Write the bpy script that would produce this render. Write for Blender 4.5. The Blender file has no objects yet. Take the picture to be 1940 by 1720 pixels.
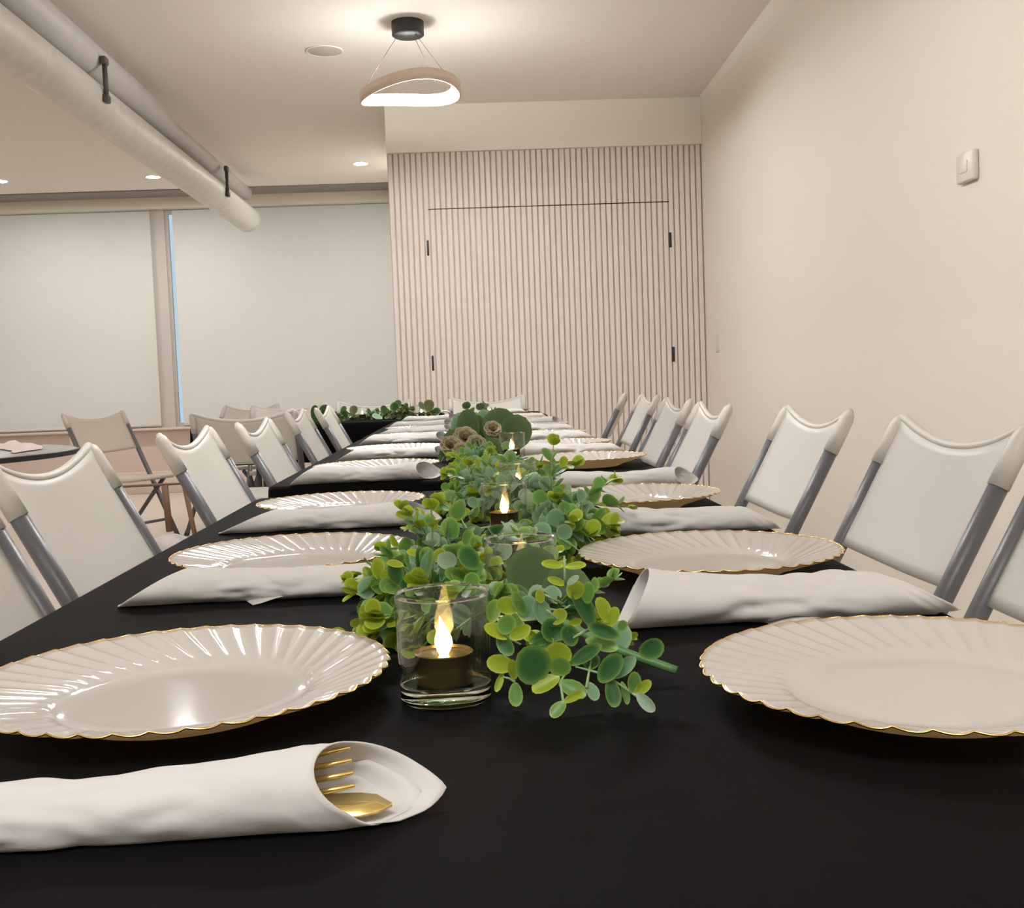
import bpy, bmesh, math, random
from mathutils import Vector, Matrix, noise
SC = bpy.context.scene
COL = SC.collection
PI = math.pi
R = math.radians

# ------------------------------------------------------------------ camera
CAM_H = 0.937
F_PX = 2100.0
yc = Vector((887 - 970, -(725 - 860), -F_PX)).normalized()      # direction of the table's long axis seen by the lens
xc = Vector((1, 0.038, 0)); xc = (xc - yc * xc.dot(yc)).normalized()
zc = xc.cross(yc)
rot = Matrix((xc, yc, zc))                                        # rows = world axes in camera space
cam_d = bpy.data.cameras.new('camera')
cam_d.sensor_width = 36.0
cam_d.sensor_fit = 'HORIZONTAL'
cam_d.lens = F_PX / 1940.0 * 36.0
cam_d.clip_start = 0.02
cam_o = bpy.data.objects.new('camera', cam_d)
COL.objects.link(cam_o)
cam_o.matrix_world = Matrix.Translation((0, 0, CAM_H)) @ rot.to_4x4()
SC.camera = cam_o

# ------------------------------------------------------------------ world, exposure
w = bpy.data.worlds.new('world'); SC.world = w; w.use_nodes = True
w.node_tree.nodes['Background'].inputs[0].default_value = (0.72, 0.84, 0.92, 1)
w.node_tree.nodes['Background'].inputs[1].default_value = 0.9
SC.view_settings.view_transform = 'Standard'
SC.view_settings.look = 'None'
SC.view_settings.gamma = 1.0
SC.view_settings.use_curve_mapping = False
SC.view_settings.exposure = 0.06
SC.cycles.transparent_max_bounces = 24
LAMP_RING = 178.0       # pendant diffuser radiance
LAMP_DOWN = 560.0       # downlight lens radiance
LIGHT_RGB = (1.0, 0.992, 0.972)

# ------------------------------------------------------------------ materials
def mat(name, col, rough=0.6, metal=0.0, spec=0.5, noise=None, bump=None, trans=None, emit=None, coat=0.0):
    m = bpy.data.materials.new(name); m.use_nodes = True
    nt = m.node_tree; b = nt.nodes['Principled BSDF']
    b.inputs['Base Color'].default_value = (*col, 1)
    b.inputs['Roughness'].default_value = rough
    b.inputs['Metallic'].default_value = metal
    b.inputs['Specular IOR Level'].default_value = spec
    b.inputs['Coat Weight'].default_value = coat
    tc = None
    def coords():
        nonlocal tc
        if tc is None: tc = nt.nodes.new('ShaderNodeTexCoord')
        return tc.outputs['Object']
    if noise:                                    # (scale, amount, detail)
        n = nt.nodes.new('ShaderNodeTexNoise'); n.inputs['Scale'].default_value = noise[0]; n.inputs['Detail'].default_value = noise[2]
        nt.links.new(coords(), n.inputs['Vector'])
        mx = nt.nodes.new('ShaderNodeMix'); mx.data_type = 'RGBA'
        a = noise[1]
        mx.inputs['A'].default_value = (*[c * (1 - a) for c in col], 1)
        mx.inputs['B'].default_value = (*[min(1, c * (1 + a)) for c in col], 1)
        nt.links.new(n.outputs['Fac'], mx.inputs['Factor'])
        nt.links.new(mx.outputs['Result'], b.inputs['Base Color'])
    if bump:                                     # (scale, strength, distance)
        n = nt.nodes.new('ShaderNodeTexNoise'); n.inputs['Scale'].default_value = bump[0]; n.inputs['Detail'].default_value = 3
        nt.links.new(coords(), n.inputs['Vector'])
        bp = nt.nodes.new('ShaderNodeBump'); bp.inputs['Strength'].default_value = bump[1]; bp.inputs['Distance'].default_value = bump[2]
        nt.links.new(n.outputs['Fac'], bp.inputs['Height'])
        nt.links.new(bp.outputs['Normal'], b.inputs['Normal'])
    if emit:                                     # (colour, strength)
        b.inputs['Emission Color'].default_value = (*emit[0], 1)
        b.inputs['Emission Strength'].default_value = emit[1]
    if trans:                                    # (colour, factor) thin translucent sheet
        t = nt.nodes.new('ShaderNodeBsdfTranslucent'); t.inputs['Color'].default_value = (*trans[0], 1)
        ms = nt.nodes.new('ShaderNodeMixShader'); ms.inputs['Fac'].default_value = trans[1]
        nt.links.new(b.outputs['BSDF'], ms.inputs[1]); nt.links.new(t.outputs['BSDF'], ms.inputs[2])
        nt.links.new(ms.outputs['Shader'], nt.nodes['Material Output'].inputs['Surface'])
    return m

def leaf_mat(name, base, edge, rough=0.42, tr=0.28):
    m = mat(name, base, rough, spec=0.45)
    nt = m.node_tree; b = nt.nodes['Principled BSDF']
    at = nt.nodes.new('ShaderNodeAttribute'); at.attribute_name = 'margin'
    rp = nt.nodes.new('ShaderNodeValToRGB')
    rp.color_ramp.elements[0].position = 0.25; rp.color_ramp.elements[0].color = (*base, 1)
    rp.color_ramp.elements[1].position = 1.0; rp.color_ramp.elements[1].color = (*edge, 1)
    nt.links.new(at.outputs['Fac'], rp.inputs['Fac'])
    nt.links.new(rp.outputs['Color'], b.inputs['Base Color'])
    t = nt.nodes.new('ShaderNodeBsdfTranslucent'); nt.links.new(rp.outputs['Color'], t.inputs['Color'])
    ms = nt.nodes.new('ShaderNodeMixShader'); ms.inputs['Fac'].default_value = tr
    nt.links.new(b.outputs['BSDF'], ms.inputs[1]); nt.links.new(t.outputs['BSDF'], ms.inputs[2])
    nt.links.new(ms.outputs['Shader'], nt.nodes['Material Output'].inputs['Surface'])
    return m

M = {}
M['wall'] = mat('wall_paint', (0.84, 0.79, 0.71), 0.75, spec=0.25, bump=(180, 0.05, 0.002))
M['ceiling'] = mat('ceiling_paint', (0.86, 0.81, 0.755), 0.9, spec=0.15)
M['soffit'] = mat('soffit_paint', (0.86, 0.81, 0.72), 0.85, spec=0.2)
M['valance'] = mat('valance_paint', (0.78, 0.73, 0.63), 0.8, spec=0.2)
M['floor'] = mat('floor_vinyl', (0.62, 0.52, 0.45), 0.45, noise=(3, 0.06, 4))
M['lowwall'] = mat('low_wall_paint', (0.62, 0.50, 0.44), 0.8, spec=0.2)
M['slat'] = mat('pale_slat_wood', (0.80, 0.72, 0.67), 0.6, spec=0.25, noise=(25, 0.04, 3))
M['slatback'] = mat('slat_backing', (0.62, 0.52, 0.46), 0.8)
M['black'] = mat('black_metal', (0.012, 0.012, 0.013), 0.45)
M['blind'] = mat('blind_fabric', (0.74, 0.70, 0.635), 0.9, spec=0.1, noise=(9, 0.03, 2), trans=((0.72, 0.76, 0.71), 0.22))
M['frame'] = mat('window_frame', (0.52, 0.48, 0.44), 0.5)
M['slot'] = mat('slot_diffuser', (0.25, 0.235, 0.22), 0.6)
M['duct'] = mat('duct_metal', (0.72, 0.70, 0.65), 0.48, metal=0.35, noise=(14, 0.10, 3))
M['pipe'] = mat('pipe_metal', (0.52, 0.49, 0.46), 0.6, metal=0.1, noise=(10, 0.06, 3))
M['hanger'] = mat('hanger_metal', (0.10, 0.09, 0.085), 0.5, metal=0.3)
M['veneer'] = mat('pendant_veneer', (0.74, 0.60, 0.49), 0.55, noise=(20, 0.05, 3))
M['ringlight'] = mat('ring_diffuser', (0.9, 0.85, 0.8), 0.5, emit=(LIGHT_RGB, LAMP_RING))
M['downlight'] = mat('downlight_lens', (0.9, 0.9, 0.85), 0.5, emit=(LIGHT_RGB, LAMP_DOWN))
M['whitetrim'] = mat('white_trim', (0.75, 0.71, 0.66), 0.5)
M['speaker'] = mat('speaker_grille', (0.55, 0.50, 0.48), 0.7)
M['plate'] = mat('cream_gloss', (0.60, 0.575, 0.54), 0.10, spec=0.6, coat=0.3, trans=((0.85, 0.75, 0.6), 0.18))
M['under'] = mat('underside_glow_tan', (0.72, 0.52, 0.30), 0.35, trans=((0.95, 0.72, 0.44), 0.6))  # tan painted in for light glowing through the thin cream plastic
M['gold'] = mat('gold_edge', (0.90, 0.62, 0.24), 0.22, metal=1.0)
M['goldcut'] = mat('gold_plastic', (0.86, 0.66, 0.25), 0.20, metal=0.85)
M['cloth'] = mat('black_cloth', (0.0032, 0.0028, 0.003), 0.8, spec=0.06, bump=(900, 0.15, 0.0006))
_b = M['cloth'].node_tree.nodes['Principled BSDF']; _b.inputs['Sheen Weight'].default_value = 0.018; _b.inputs['Sheen Roughness'].default_value = 0.35
M['table'] = mat('table_plastic', (0.70, 0.68, 0.63), 0.5)
M['chair'] = mat('chair_plastic', (0.58, 0.555, 0.51), 0.42, spec=0.35)
M['tube'] = mat('grey_tube', (0.105, 0.105, 0.115), 0.38, spec=0.5)
M['cap'] = mat('rubber_foot', (0.05, 0.05, 0.05), 0.8)
M['paper'] = mat('napkin_paper', (0.68, 0.66, 0.645), 0.9, spec=0.1, bump=(260, 0.12, 0.0006), trans=((0.72, 0.68, 0.62), 0.22))
M['bronze'] = mat('bronze_cup', (0.30, 0.22, 0.10), 0.2, metal=0.9)
M['wax'] = mat('tealight_top', (0.55, 0.45, 0.25), 0.3, metal=0.5)
M['wood'] = mat('brown_legs', (0.20, 0.11, 0.06), 0.5)
M['tan'] = mat('tan_chair', (0.54, 0.46, 0.39), 0.6)
M['greytop'] = mat('grey_tabletop', (0.33, 0.32, 0.29), 0.25)
M['pinkwhite'] = mat('pinkish_cloth', (0.70, 0.58, 0.56), 0.9)
M['whitebag'] = mat('white_cloth', (0.78, 0.75, 0.74), 0.9)
M['stem'] = mat('green_stem', (0.07, 0.17, 0.05), 0.5)
M['palestem'] = mat('pale_stem', (0.22, 0.34, 0.16), 0.5)
M['switch'] = mat('switch_plastic', (0.74, 0.69, 0.65), 0.4)

# thin clear glass for the votive walls and panes
def thin_glass(name, tint, refl):
    m = bpy.data.materials.new(name); m.use_nodes = True; nt = m.node_tree
    nt.nodes.remove(nt.nodes['Principled BSDF'])
    tr = nt.nodes.new('ShaderNodeBsdfTransparent'); tr.inputs[0].default_value = (*tint, 1)
    gl = nt.nodes.new('ShaderNodeBsdfGlossy'); gl.inputs['Roughness'].default_value = 0.03
    fr = nt.nodes.new('ShaderNodeFresnel')
    ge = nt.nodes.new('ShaderNodeNewGeometry'); mr = nt.nodes.new('ShaderNodeMapRange')      # same reflectance from both faces of the sheet
    mr.inputs['To Min'].default_value = refl; mr.inputs['To Max'].default_value = 1.0 / refl
    nt.links.new(ge.outputs['Backfacing'], mr.inputs['Value']); nt.links.new(mr.outputs['Result'], fr.inputs['IOR'])
    mx = nt.nodes.new('ShaderNodeMixShader')
    nt.links.new(fr.outputs[0], mx.inputs[0]); nt.links.new(tr.outputs[0], mx.inputs[1]); nt.links.new(gl.outputs[0], mx.inputs[2])
    nt.links.new(mx.outputs[0], nt.nodes['Material Output'].inputs['Surface'])
    return m
M['votive'] = thin_glass('votive_glass', (0.98, 0.985, 0.98), 1.5)
M['pane'] = thin_glass('window_glass', (0.88, 0.92, 0.95), 1.45)
M['glassbase'] = mat('votive_base_glass', (0.90, 0.95, 0.92), 0.02)
M['glassbase'].node_tree.nodes['Principled BSDF'].inputs['Transmission Weight'].default_value = 1.0
M['glassbase'].node_tree.nodes['Principled BSDF'].inputs['IOR'].default_value = 1.5

# candle flame: LED bulb, white-hot low down and amber at the tip
fm = bpy.data.materials.new('led_flame'); fm.use_nodes = True
_nt = fm.node_tree; _b = _nt.nodes['Principled BSDF']
_tc = _nt.nodes.new('ShaderNodeTexCoord'); _sp = _nt.nodes.new('ShaderNodeSeparateXYZ'); _rp = _nt.nodes.new('ShaderNodeValToRGB')
_nt.links.new(_tc.outputs['Generated'], _sp.inputs[0]); _nt.links.new(_sp.outputs['Z'], _rp.inputs[0])
_rp.color_ramp.elements[0].color = (1, 0.62, 0.20, 1); _rp.color_ramp.elements[0].position = 0.35
_rp.color_ramp.elements[1].color = (0.30, 0.17, 0.05, 1); _rp.color_ramp.elements[1].position = 1.0
_nt.links.new(_rp.outputs[0], _b.inputs['Emission Color']); _b.inputs['Emission Strength'].default_value = 22.0
M['flame'] = fm

M['lf_yellow'] = leaf_mat('leaf_yellow_green', (0.27, 0.36, 0.025), (0.42, 0.50, 0.07))
M['lf_mid'] = leaf_mat('leaf_mid_green', (0.12, 0.26, 0.055), (0.26, 0.42, 0.09))
M['lf_blue'] = leaf_mat('leaf_sage', (0.17, 0.31, 0.18), (0.29, 0.43, 0.26))
M['lf_pale'] = leaf_mat('leaf_pale_sage', (0.27, 0.39, 0.27), (0.36, 0.46, 0.32))
M['lf_dark'] = leaf_mat('leaf_dark_green', (0.035, 0.115, 0.034), (0.16, 0.29, 0.065))
M['lf_euc'] = leaf_mat('leaf_eucalyptus', (0.075, 0.125, 0.055), (0.11, 0.17, 0.07))
M['lf_olive'] = leaf_mat('leaf_olive', (0.09, 0.10, 0.03), (0.16, 0.15, 0.06))
M['lf_rose'] = leaf_mat('succulent_petal', (0.22, 0.19, 0.10), (0.50, 0.43, 0.30))

# ------------------------------------------------------------------ helpers
def mesh(name, verts, faces, mats=None, smooth=True, midx=None):
    me = bpy.data.meshes.new(name)
    me.from_pydata([tuple(v) for v in verts], [], faces)
    if mats:
        for m in (mats if isinstance(mats, (list, tuple)) else [mats]): me.materials.append(m)
    if midx: me.polygons.foreach_set('material_index', midx)
    if smooth: me.polygons.foreach_set('use_smooth', [True] * len(me.polygons))
    me.update()
    return me

def link(name, me, parent=None, loc=(0, 0, 0), rz=0.0):
    o = bpy.data.objects.new(name, me); COL.objects.link(o)
    o.location = loc; o.rotation_euler = (0, 0, rz)
    if parent: o.parent = parent
    return o

def thing(name, label, cat, loc=(0, 0, 0), rz=0.0, group=None, me=None):
    o = link(name, me, None, loc, rz)
    return tag(o, label, cat, group)

def tag(o, label, cat, group=None, kind=None):
    o['label'] = label; o['category'] = cat
    if group: o['group'] = group
    if kind: o['kind'] = kind
    return o

def struct(name, me, label, cat):
    o = link(name, me); return tag(o, label, cat, None, 'structure')

class G:                                          # geometry collector
    def __init__(s): s.v = []; s.f = []; s.mi = []
    def add(s, v, f, mi=0):
        n = len(s.v); s.v += [Vector(p) for p in v]; s.f += [tuple(i + n for i in q) for q in f]; s.mi += [mi] * len(f); return s
    def mesh(s, name, mats, smooth=True): return mesh(name, s.v, s.f, mats, smooth, s.mi)

def box_geo(x0, x1, y0, y1, z0, z1):
    v = [(x0, y0, z0), (x1, y0, z0), (x1, y1, z0), (x0, y1, z0), (x0, y0, z1), (x1, y0, z1), (x1, y1, z1), (x0, y1, z1)]
    return v, [(0, 3, 2, 1), (4, 5, 6, 7), (0, 1, 5, 4), (1, 2, 6, 5), (2, 3, 7, 6), (3, 0, 4, 7)]

def box(name, x0, x1, y0, y1, z0, z1, m, bev=0.0, seg=2):
    v, f = box_geo(x0, x1, y0, y1, z0, z1)
    me = mesh(name, v, f, m, False)
    if bev > 0:
        bm = bmesh.new(); bm.from_mesh(me)
        bmesh.ops.bevel(bm, geom=bm.edges[:], offset=bev, segments=seg, affect='EDGES', profile=0.5)
        bm.to_mesh(me); bm.free()
        me.polygons.foreach_set('use_smooth', [True] * len(me.polygons))
        try: me.set_sharp_from_angle(angle=R(50))
        except Exception: pass
    return me

def tube_geo(pts, rad, n=10, caps=True):
    pts = [Vector(p) for p in pts]; v = []; f = []
    rads = rad if isinstance(rad, (list, tuple)) else [rad] * len(pts)
    ref = None
    for i, p in enumerate(pts):
        t = (pts[min(i + 1, len(pts) - 1)] - pts[max(i - 1, 0)]).normalized()
        if ref is None:
            ref = Vector((0, 0, 1)) if abs(t.z) < 0.9 else Vector((1, 0, 0))
        a = (ref - t * ref.dot(t)).normalized(); ref = a
        b = t.cross(a)
        for k in range(n):
            c = 2 * PI * k / n
            v.append(p + (a * math.cos(c) + b * math.sin(c)) * rads[i])
    for i in range(len(pts) - 1):
        for k in range(n):
            k2 = (k + 1) % n
            f.append((i * n + k, i * n + k2, (i + 1) * n + k2, (i + 1) * n + k))
    if caps:
        f.append(tuple(range(n - 1, -1, -1))); f.append(tuple((len(pts) - 1) * n + k for k in range(n)))
    return v, f

def tube(name, pts, rad, m, n=10):
    v, f = tube_geo(pts, rad, n); return mesh(name, v, f, m)

def lathe_geo(prof, n=32, close=False):
    v = []; f = []
    for (r, z) in prof:
        for k in range(n):
            a = 2 * PI * k / n
            v.append((r * math.cos(a), r * math.sin(a), z))
    L = len(prof)
    for i in range(L if close else L - 1):
        j = (i + 1) % L
        for k in range(n):
            k2 = (k + 1) % n
            f.append((i * n + k, i * n + k2, j * n + k2, j * n + k))
    if not close:
        if prof[0][0] > 0: f.append(tuple(range(n - 1, -1, -1)))
        if prof[-1][0] > 0: f.append(tuple((L - 1) * n + k for k in range(n)))
    return v, f

def lathe(name, prof, m, n=32, close=False):
    v, f = lathe_geo(prof, n, close)
    me = mesh(name, v, f, m)
    try: me.set_sharp_from_angle(angle=R(45))
    except Exception: pass
    return me

def copy_tree(o, parent=None):
    c = o.copy(); COL.objects.link(c)
    if parent: c.parent = parent
    for ch in o.children: copy_tree(ch, c)
    return c

# ------------------------------------------------------------------ the room
CZ = 2.78            # ceiling height
XW = 1.625           # right wall
YS = 7.5             # slatted wall face
YW = 10.66           # window wall
XL, YF = -7.0, -3.2
struct('floor', box('floor', XL, XW, YF, YW + 0.1, -0.06, 0, M['floor']), 'pinkish beige smooth floor of the dining room', 'floor')
struct('ceiling', box('ceiling', XL, XW, YF, YW + 0.1, CZ, CZ + 0.08, M['ceiling']), 'plain off-white painted ceiling', 'ceiling')
struct('wall_right', box('wall_right', XW, XW + 0.1, YF, YW + 0.1, -0.06, CZ + 0.08, M['wall']), 'plain warm cream painted side wall at the right', 'wall')
struct('wall_left', box('wall_left', XL - 0.1, XL, YF, YW + 0.1, -0.06, CZ + 0.08, M['wall']), 'cream side wall out of view at the left', 'wall')
struct('wall_front', box('wall_front', XL, XW, YF - 0.1, YF, -0.06, CZ + 0.08, M['wall']), 'cream wall behind the camera', 'wall')
# sloping cornice where the right wall meets the ceiling
cv = []; cf = []
for (y, wd, dr) in ((2.0, 0.10, 0.22), (5.45, 0.046, 0.098), (7.45, 0.012, 0.02)):
    cv += [(XW - wd, y, CZ - 0.0005), (XW - 0.0005, y, CZ - dr - 0.001), (XW - 0.0005, y, CZ - 0.0005)]
cf = [(0, 1, 4, 3), (3, 4, 7, 6), (0, 2, 1), (0, 3, 5, 2), (3, 6, 8, 5), (6, 7, 8), (1, 2, 5, 4), (4, 5, 8, 7)]
struct('trim_1', mesh('trim', cv, cf, M['wall'], False), 'pale tapering cornice along the ceiling edge at the right', 'trim')

# slatted closet wall with its double doors
SX0, SX1, SZ = -0.480, XW - 0.004, 2.472
DX0, DX1, DZ = -0.228, 1.402, 2.100
NS = 55; PITCH = (SX1 - SX0) / NS
wb = struct('wall_back', box('wall_back', SX0, XW - 0.001, YS + 0.016, YS + 0.12, 0, SZ, M['slatback']), 'far wall of narrow pale vertical wooden slats with hidden double doors', 'wall')
struct('trim_2', box('trim', SX0, XW - 0.001, YS - 0.028, YS + 0.12, SZ, CZ - 0.0005, M['soffit']), 'plain cream bulkhead above the slatted wall', 'trim')
struct('wall_closet', box('wall_closet', SX0, SX0 + 0.1, YS + 0.121, YW, 0, CZ - 0.0005, M['wall']), 'return wall beside the slatted closet', 'wall')
def slat_mesh(z0, z1):
    hw = PITCH * 0.40; d = 0.014
    pr = [(-hw, d), (-hw, 0.004), (-hw * 0.75, 0), (hw * 0.75, 0), (hw, 0.004), (hw, d)]
    v = [(x, y, z0) for x, y in pr] + [(x, y, z1) for x, y in pr]
    f = [(i, (i + 1) % 6, (i + 1) % 6 + 6, i + 6) for i in range(6)] + [(5, 4, 3, 2, 1, 0), (6, 7, 8, 9, 10, 11)]
    return mesh('slat', v, f, M['slat'], False)
me_full, me_up, me_door = slat_mesh(0.002, SZ - 0.001), slat_mesh(DZ + 0.004, SZ - 0.001), slat_mesh(0.006, DZ - 0.003)
mid = (DX0 + DX1) / 2
d1 = struct('door_1', box('door', DX0, mid - 0.002, YS + 0.0145, YS + 0.0155, 0.006, DZ - 0.003, M['slatback']), 'left leaf of the flush slatted double door, black hinges on its left edge', 'door')
d2 = struct('door_2', box('door', mid + 0.002, DX1, YS + 0.0145, YS + 0.0155, 0.006, DZ - 0.003, M['slatback']), 'right leaf of the flush slatted double door, black hinges on its right edge', 'door')
for i in range(NS):
    x = SX0 + (i + 0.5) * PITCH
    if DX0 < x < DX1:
        link('slat', me_up, wb, (x, YS, 0))
        link('slat', me_door, d1 if x < mid else d2, (x, YS, 0))
    else:
        link('slat', me_full, wb, (x, YS, 0))
hinge = box('hinge', -0.007, 0.007, -0.006, 0.02, -0.05, 0.05, M['black'], 0.002)
for z in (1.845, 1.077):
    link('hinge', hinge, d1, (DX0 - 0.004, YS, z)); link('hinge', hinge, d2, (DX1 - 0.002, YS, z))
gap = struct('trim_3', box('trim', DX0 - 0.004, DX1 + 0.004, YS + 0.001, YS + 0.014, DZ - 0.002, DZ + 0.003, M['black']), 'thin dark gap line along the top of the slatted doors', 'trim')

# window wall at the far left
wf = struct('wall_far', box('wall_far', XL, SX0, YW - 0.02, YW + 0.1, 0, 0.60, M['lowwall']), 'low pinkish beige wall under the covered windows', 'wall')
struct('baseboard_far', box('baseboard', XL, SX0, YW - 0.055, YW - 0.021, 0, 0.21, M['floor'], 0.006), 'pinkish beige skirting below the covered windows', 'baseboard')
struct('trim_4', box('trim', XL, SX0, YW - 0.09, YW + 0.1, 0.60, 0.622, M['lowwall'], 0.004), 'thin ledge under the white window blinds', 'trim')
struct('trim_5', box('trim', XL, SX0, YW - 0.06, YW + 0.1, 2.672, CZ - 0.001, M['valance'], 0.004), 'pale olive cream valance box above the window blinds', 'trim')
struct('trim_6', box('trim', XL, SX0, YW - 0.42, YW - 0.08, CZ - 0.012, CZ - 0.0005, M['slot'], 0.003), 'grey linear slot diffuser in the ceiling before the windows', 'trim')
struct('wall_post', box('wall_post', -2.93, -2.80, YW + 0.03, YW + 0.1, 0.622, 2.672, M['frame']), 'grey post between the two covered windows', 'wall')
for n, (x0, x1) in enumerate(((XL, -2.93), (-2.80, SX0)), 1):
    g = G()
    for b in ((x0, x0 + 0.03, YW + 0.05, YW + 0.09, 0.622, 2.672), (x1 - 0.03, x1, YW + 0.05, YW + 0.09, 0.622, 2.672),
              (x0 + 0.03, x1 - 0.03, YW + 0.05, YW + 0.09, 0.622, 0.66), (x0 + 0.03, x1 - 0.03, YW + 0.05, YW + 0.09, 2.63, 2.672)):
        g.add(*box_geo(*b))
    wn = struct('window_%d' % n, g.mesh('window_frame', M['frame'], False), ('wide window behind the leftmost white blind', 'wide window behind the white blind beside the slatted wall')[n - 1], 'window')
    link('pane', box('pane', x0 + 0.03, x1 - 0.03, YW + 0.068, YW + 0.074, 0.66, 2.63, M['pane']), wn)
def blind(x0, x1, label):
    t = thing('roller_blind', label, 'blind', (x0, YW - 0.005, 0.625), 0, 'white roller blinds at the windows')
    n = 60; v = []; f = []
    for i in range(n + 1):
        x = (x1 - x0) * i / n
        y = 0.002 * math.sin(x * 9) + 0.0015 * math.sin(x * 23 + 1)
        v += [(x, y, 0.03), (x, y, 2.03)]
    f = [(2 * i, 2 * i + 2, 2 * i + 3, 2 * i + 1) for i in range(n)]
    s = link('fabric', mesh('fabric', v, f, M['blind']), t)
    link('hem_bar', tube('hem_bar', [(0.005, 0, 0.02), (x1 - x0 - 0.005, 0, 0.02)], 0.013, M['blind'], 8), t)
blind(XL + 0.05, -2.925, 'wide white roller blind lowered at far left, left of the bluish gap')
blind(-2.715, SX0 - 0.03, 'white roller blind lowered between the bluish gap and the slatted wall')

# things on the right wall
t = thing('wall_thermostat', 'square white wall control panel high on the cream wall', 'wall control', (XW, 3.52, 1.562), 0)
link('body', box('body', -0.022, -0.0005, -0.060, 0.060, -0.047, 0.047, M['switch'], 0.006), t)
link('dial', box('dial', -0.0245, -0.0222, -0.025, 0.025, -0.018, 0.018, M['whitetrim'], 0.001), t)
t = thing('light_switch', 'small faint white switch plate low on the cream wall near the slats', 'switch', (XW, 7.15, 1.13), 0)
link('plate', box('plate', -0.008, -0.0005, -0.036, 0.036, -0.058, 0.058, M['whitetrim'], 0.003), t)
link('rocker', box('rocker', -0.011, -0.0082, -0.016, 0.016, -0.03, 0.03, M['whitetrim'], 0.001), t)

# ------------------------------------------------------------------ ceiling fixtures
def pendant(x, y, label, zdrop=0.0):
    t = thing('pendant_lamp', label, 'lamp', (x, y, CZ), 0, 'wavy ring pendant lamps over the tables')
    link('canopy', lathe('canopy', [(0.0, -0.072), (0.074, -0.072), (0.082, -0.066), (0.082, -0.0005), (0.0, -0.0005)], M['black'], 40), t)
    RR = 0.258; n = 96; H = 0.054; TH = 0.045
    def zc_(a): return -0.347 + 0.018 * math.cos(a) - 0.014 * math.cos(2 * a) - 0.014 * math.sin(2 * a)
    vo = []; vi = []; vt = []; ft = []
    for k in range(n):
        a = 2 * PI * k / n; c, s = math.cos(a), math.sin(a); z = zc_(a)
        ro = RR + 0.006 * math.sin(2 * a); ri = ro - TH
        vo += [(ro * c, ro * s, z + H / 2), (ro * c, ro * s, z - H / 2), ((ro - 0.004) * c, (ro - 0.004) * s, z + H / 2), ((ro - 0.011) * c, (ro - 0.011) * s, z - H / 2)]
        vi += [((ro - 0.0062) * c, (ro - 0.0062) * s, z + H / 2 - 0.003), ((ro - 0.0062) * c, (ro - 0.0062) * s, z - H / 2 + 0.006),
               (ri * c, ri * s, z + H / 2 - 0.003), ((ro - 0.0105) * c, (ro - 0.0105) * s, z - H / 2 + 0.0045)]
        vt += [((ro - 0.003) * c, (ro - 0.003) * s, z + H / 2 + 0.001), ((ri - 0.002) * c, (ri - 0.002) * s, z + H / 2 + 0.001), ((ri - 0.002) * c, (ri - 0.002) * s, z + H / 2 - 0.0025), ((ro - 0.003) * c, (ro - 0.003) * s, z + H / 2 - 0.0025)]
    fo = []; fi = []
    for k in range(n):
        p = 4 * k; q = 4 * ((k + 1) % n)
        fo += [(p, p + 1, q + 1, q), (p + 2, q + 2, q + 3, p + 3), (p, q, q + 2, p + 2), (p + 1, p + 3, q + 3, q + 1)]
        ft += [(p + i_, q + i_, q + (i_ + 1) % 4, p + (i_ + 1) % 4) for i_ in range(4)]
        fi += [(p + 1, p, q, q + 1), (p + 2, p + 3, q + 3, q + 2), (p, p + 2, q + 2, q), (p + 1, q + 1, q + 3, p + 3)]
    link('ring_shell', mesh('ring_shell', vo, fo, M['veneer']), t)
    link('ring_lid', mesh('ring_lid', vt, ft, M['veneer']), t)
    link('ring_diffuser', mesh('ring_diffuser', vi, fi, M['ringlight']), t)
    for a in (R(182), R(-48), R(52)):
        z = zc_(a) + H / 2
        link('cable', tube('cable', [(0.055 * math.cos(a), 0.055 * math.sin(a), -0.07), ((RR - 0.006) * math.cos(a), (RR - 0.006) * math.sin(a), z)], 0.0012, M['hanger'], 6), t)
    return t
pendant(-0.235, 5.79, 'glowing wavy wood ring pendant lamp hung from a black canopy')
p2 = pendant(-0.225, 2.9, 'ring pendant lamp above the nearest tables, out of frame')
p3 = pendant(-0.225, -0.65, 'added fill ring lamp behind the camera, out of frame')  # unseen lamp added as frontal fill for the near table

def downlight(x, y, label):
    t = thing('downlight', label, 'downlight', (x, y, CZ), 0, 'small round recessed downlights')
    link('trim_ring', lathe('trim_ring', [(0.056, -0.0005), (0.066, -0.001), (0.066, -0.006), (0.056, -0.008)], M['whitetrim'], 32, True), t)
    link('lens', lathe('lens', [(0.0, -0.005), (0.055, -0.005), (0.055, -0.001), (0.0, -0.001)], M['downlight'], 32), t)
    return t
downlight(-0.815, 9.337, 'round ceiling downlight left of the slatted wall, right of the duct')
downlight(-2.593, 9.626, 'round ceiling downlight just left of the spiral duct')
downlight(-3.86, 9.605, 'round ceiling downlight cut by the left edge of the photo')
for (x, y, wh) in ((0.50, -1.6, 'behind the camera at the right'), (-1.5, -1.6, 'behind the camera at the left'), (-3.2, 5.0, 'beyond the duct, before the round grey table'),
                   (-3.2, 1.6, 'at the left, level with the nearest table'), (-5.4, 7.5, 'far left by the windows'), (-5.4, 4.0, 'far left, middle of the room'), (-3.2, -1.6, 'behind the camera at far left')):
    downlight(x, y, 'added fill downlight, out of frame, ' + wh)  # unseen downlights added to brighten the left of the room and the foreground
t = thing('ceiling_speaker', 'faint round speaker grille flush in the ceiling left of the pendant', 'speaker', (-0.712, 6.236, CZ))
link('grille', lathe('grille', [(0.0, -0.006), (0.088, -0.005), (0.094, -0.003), (0.094, -0.0005), (0.0, -0.0005)], M['speaker'], 40), t)
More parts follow.
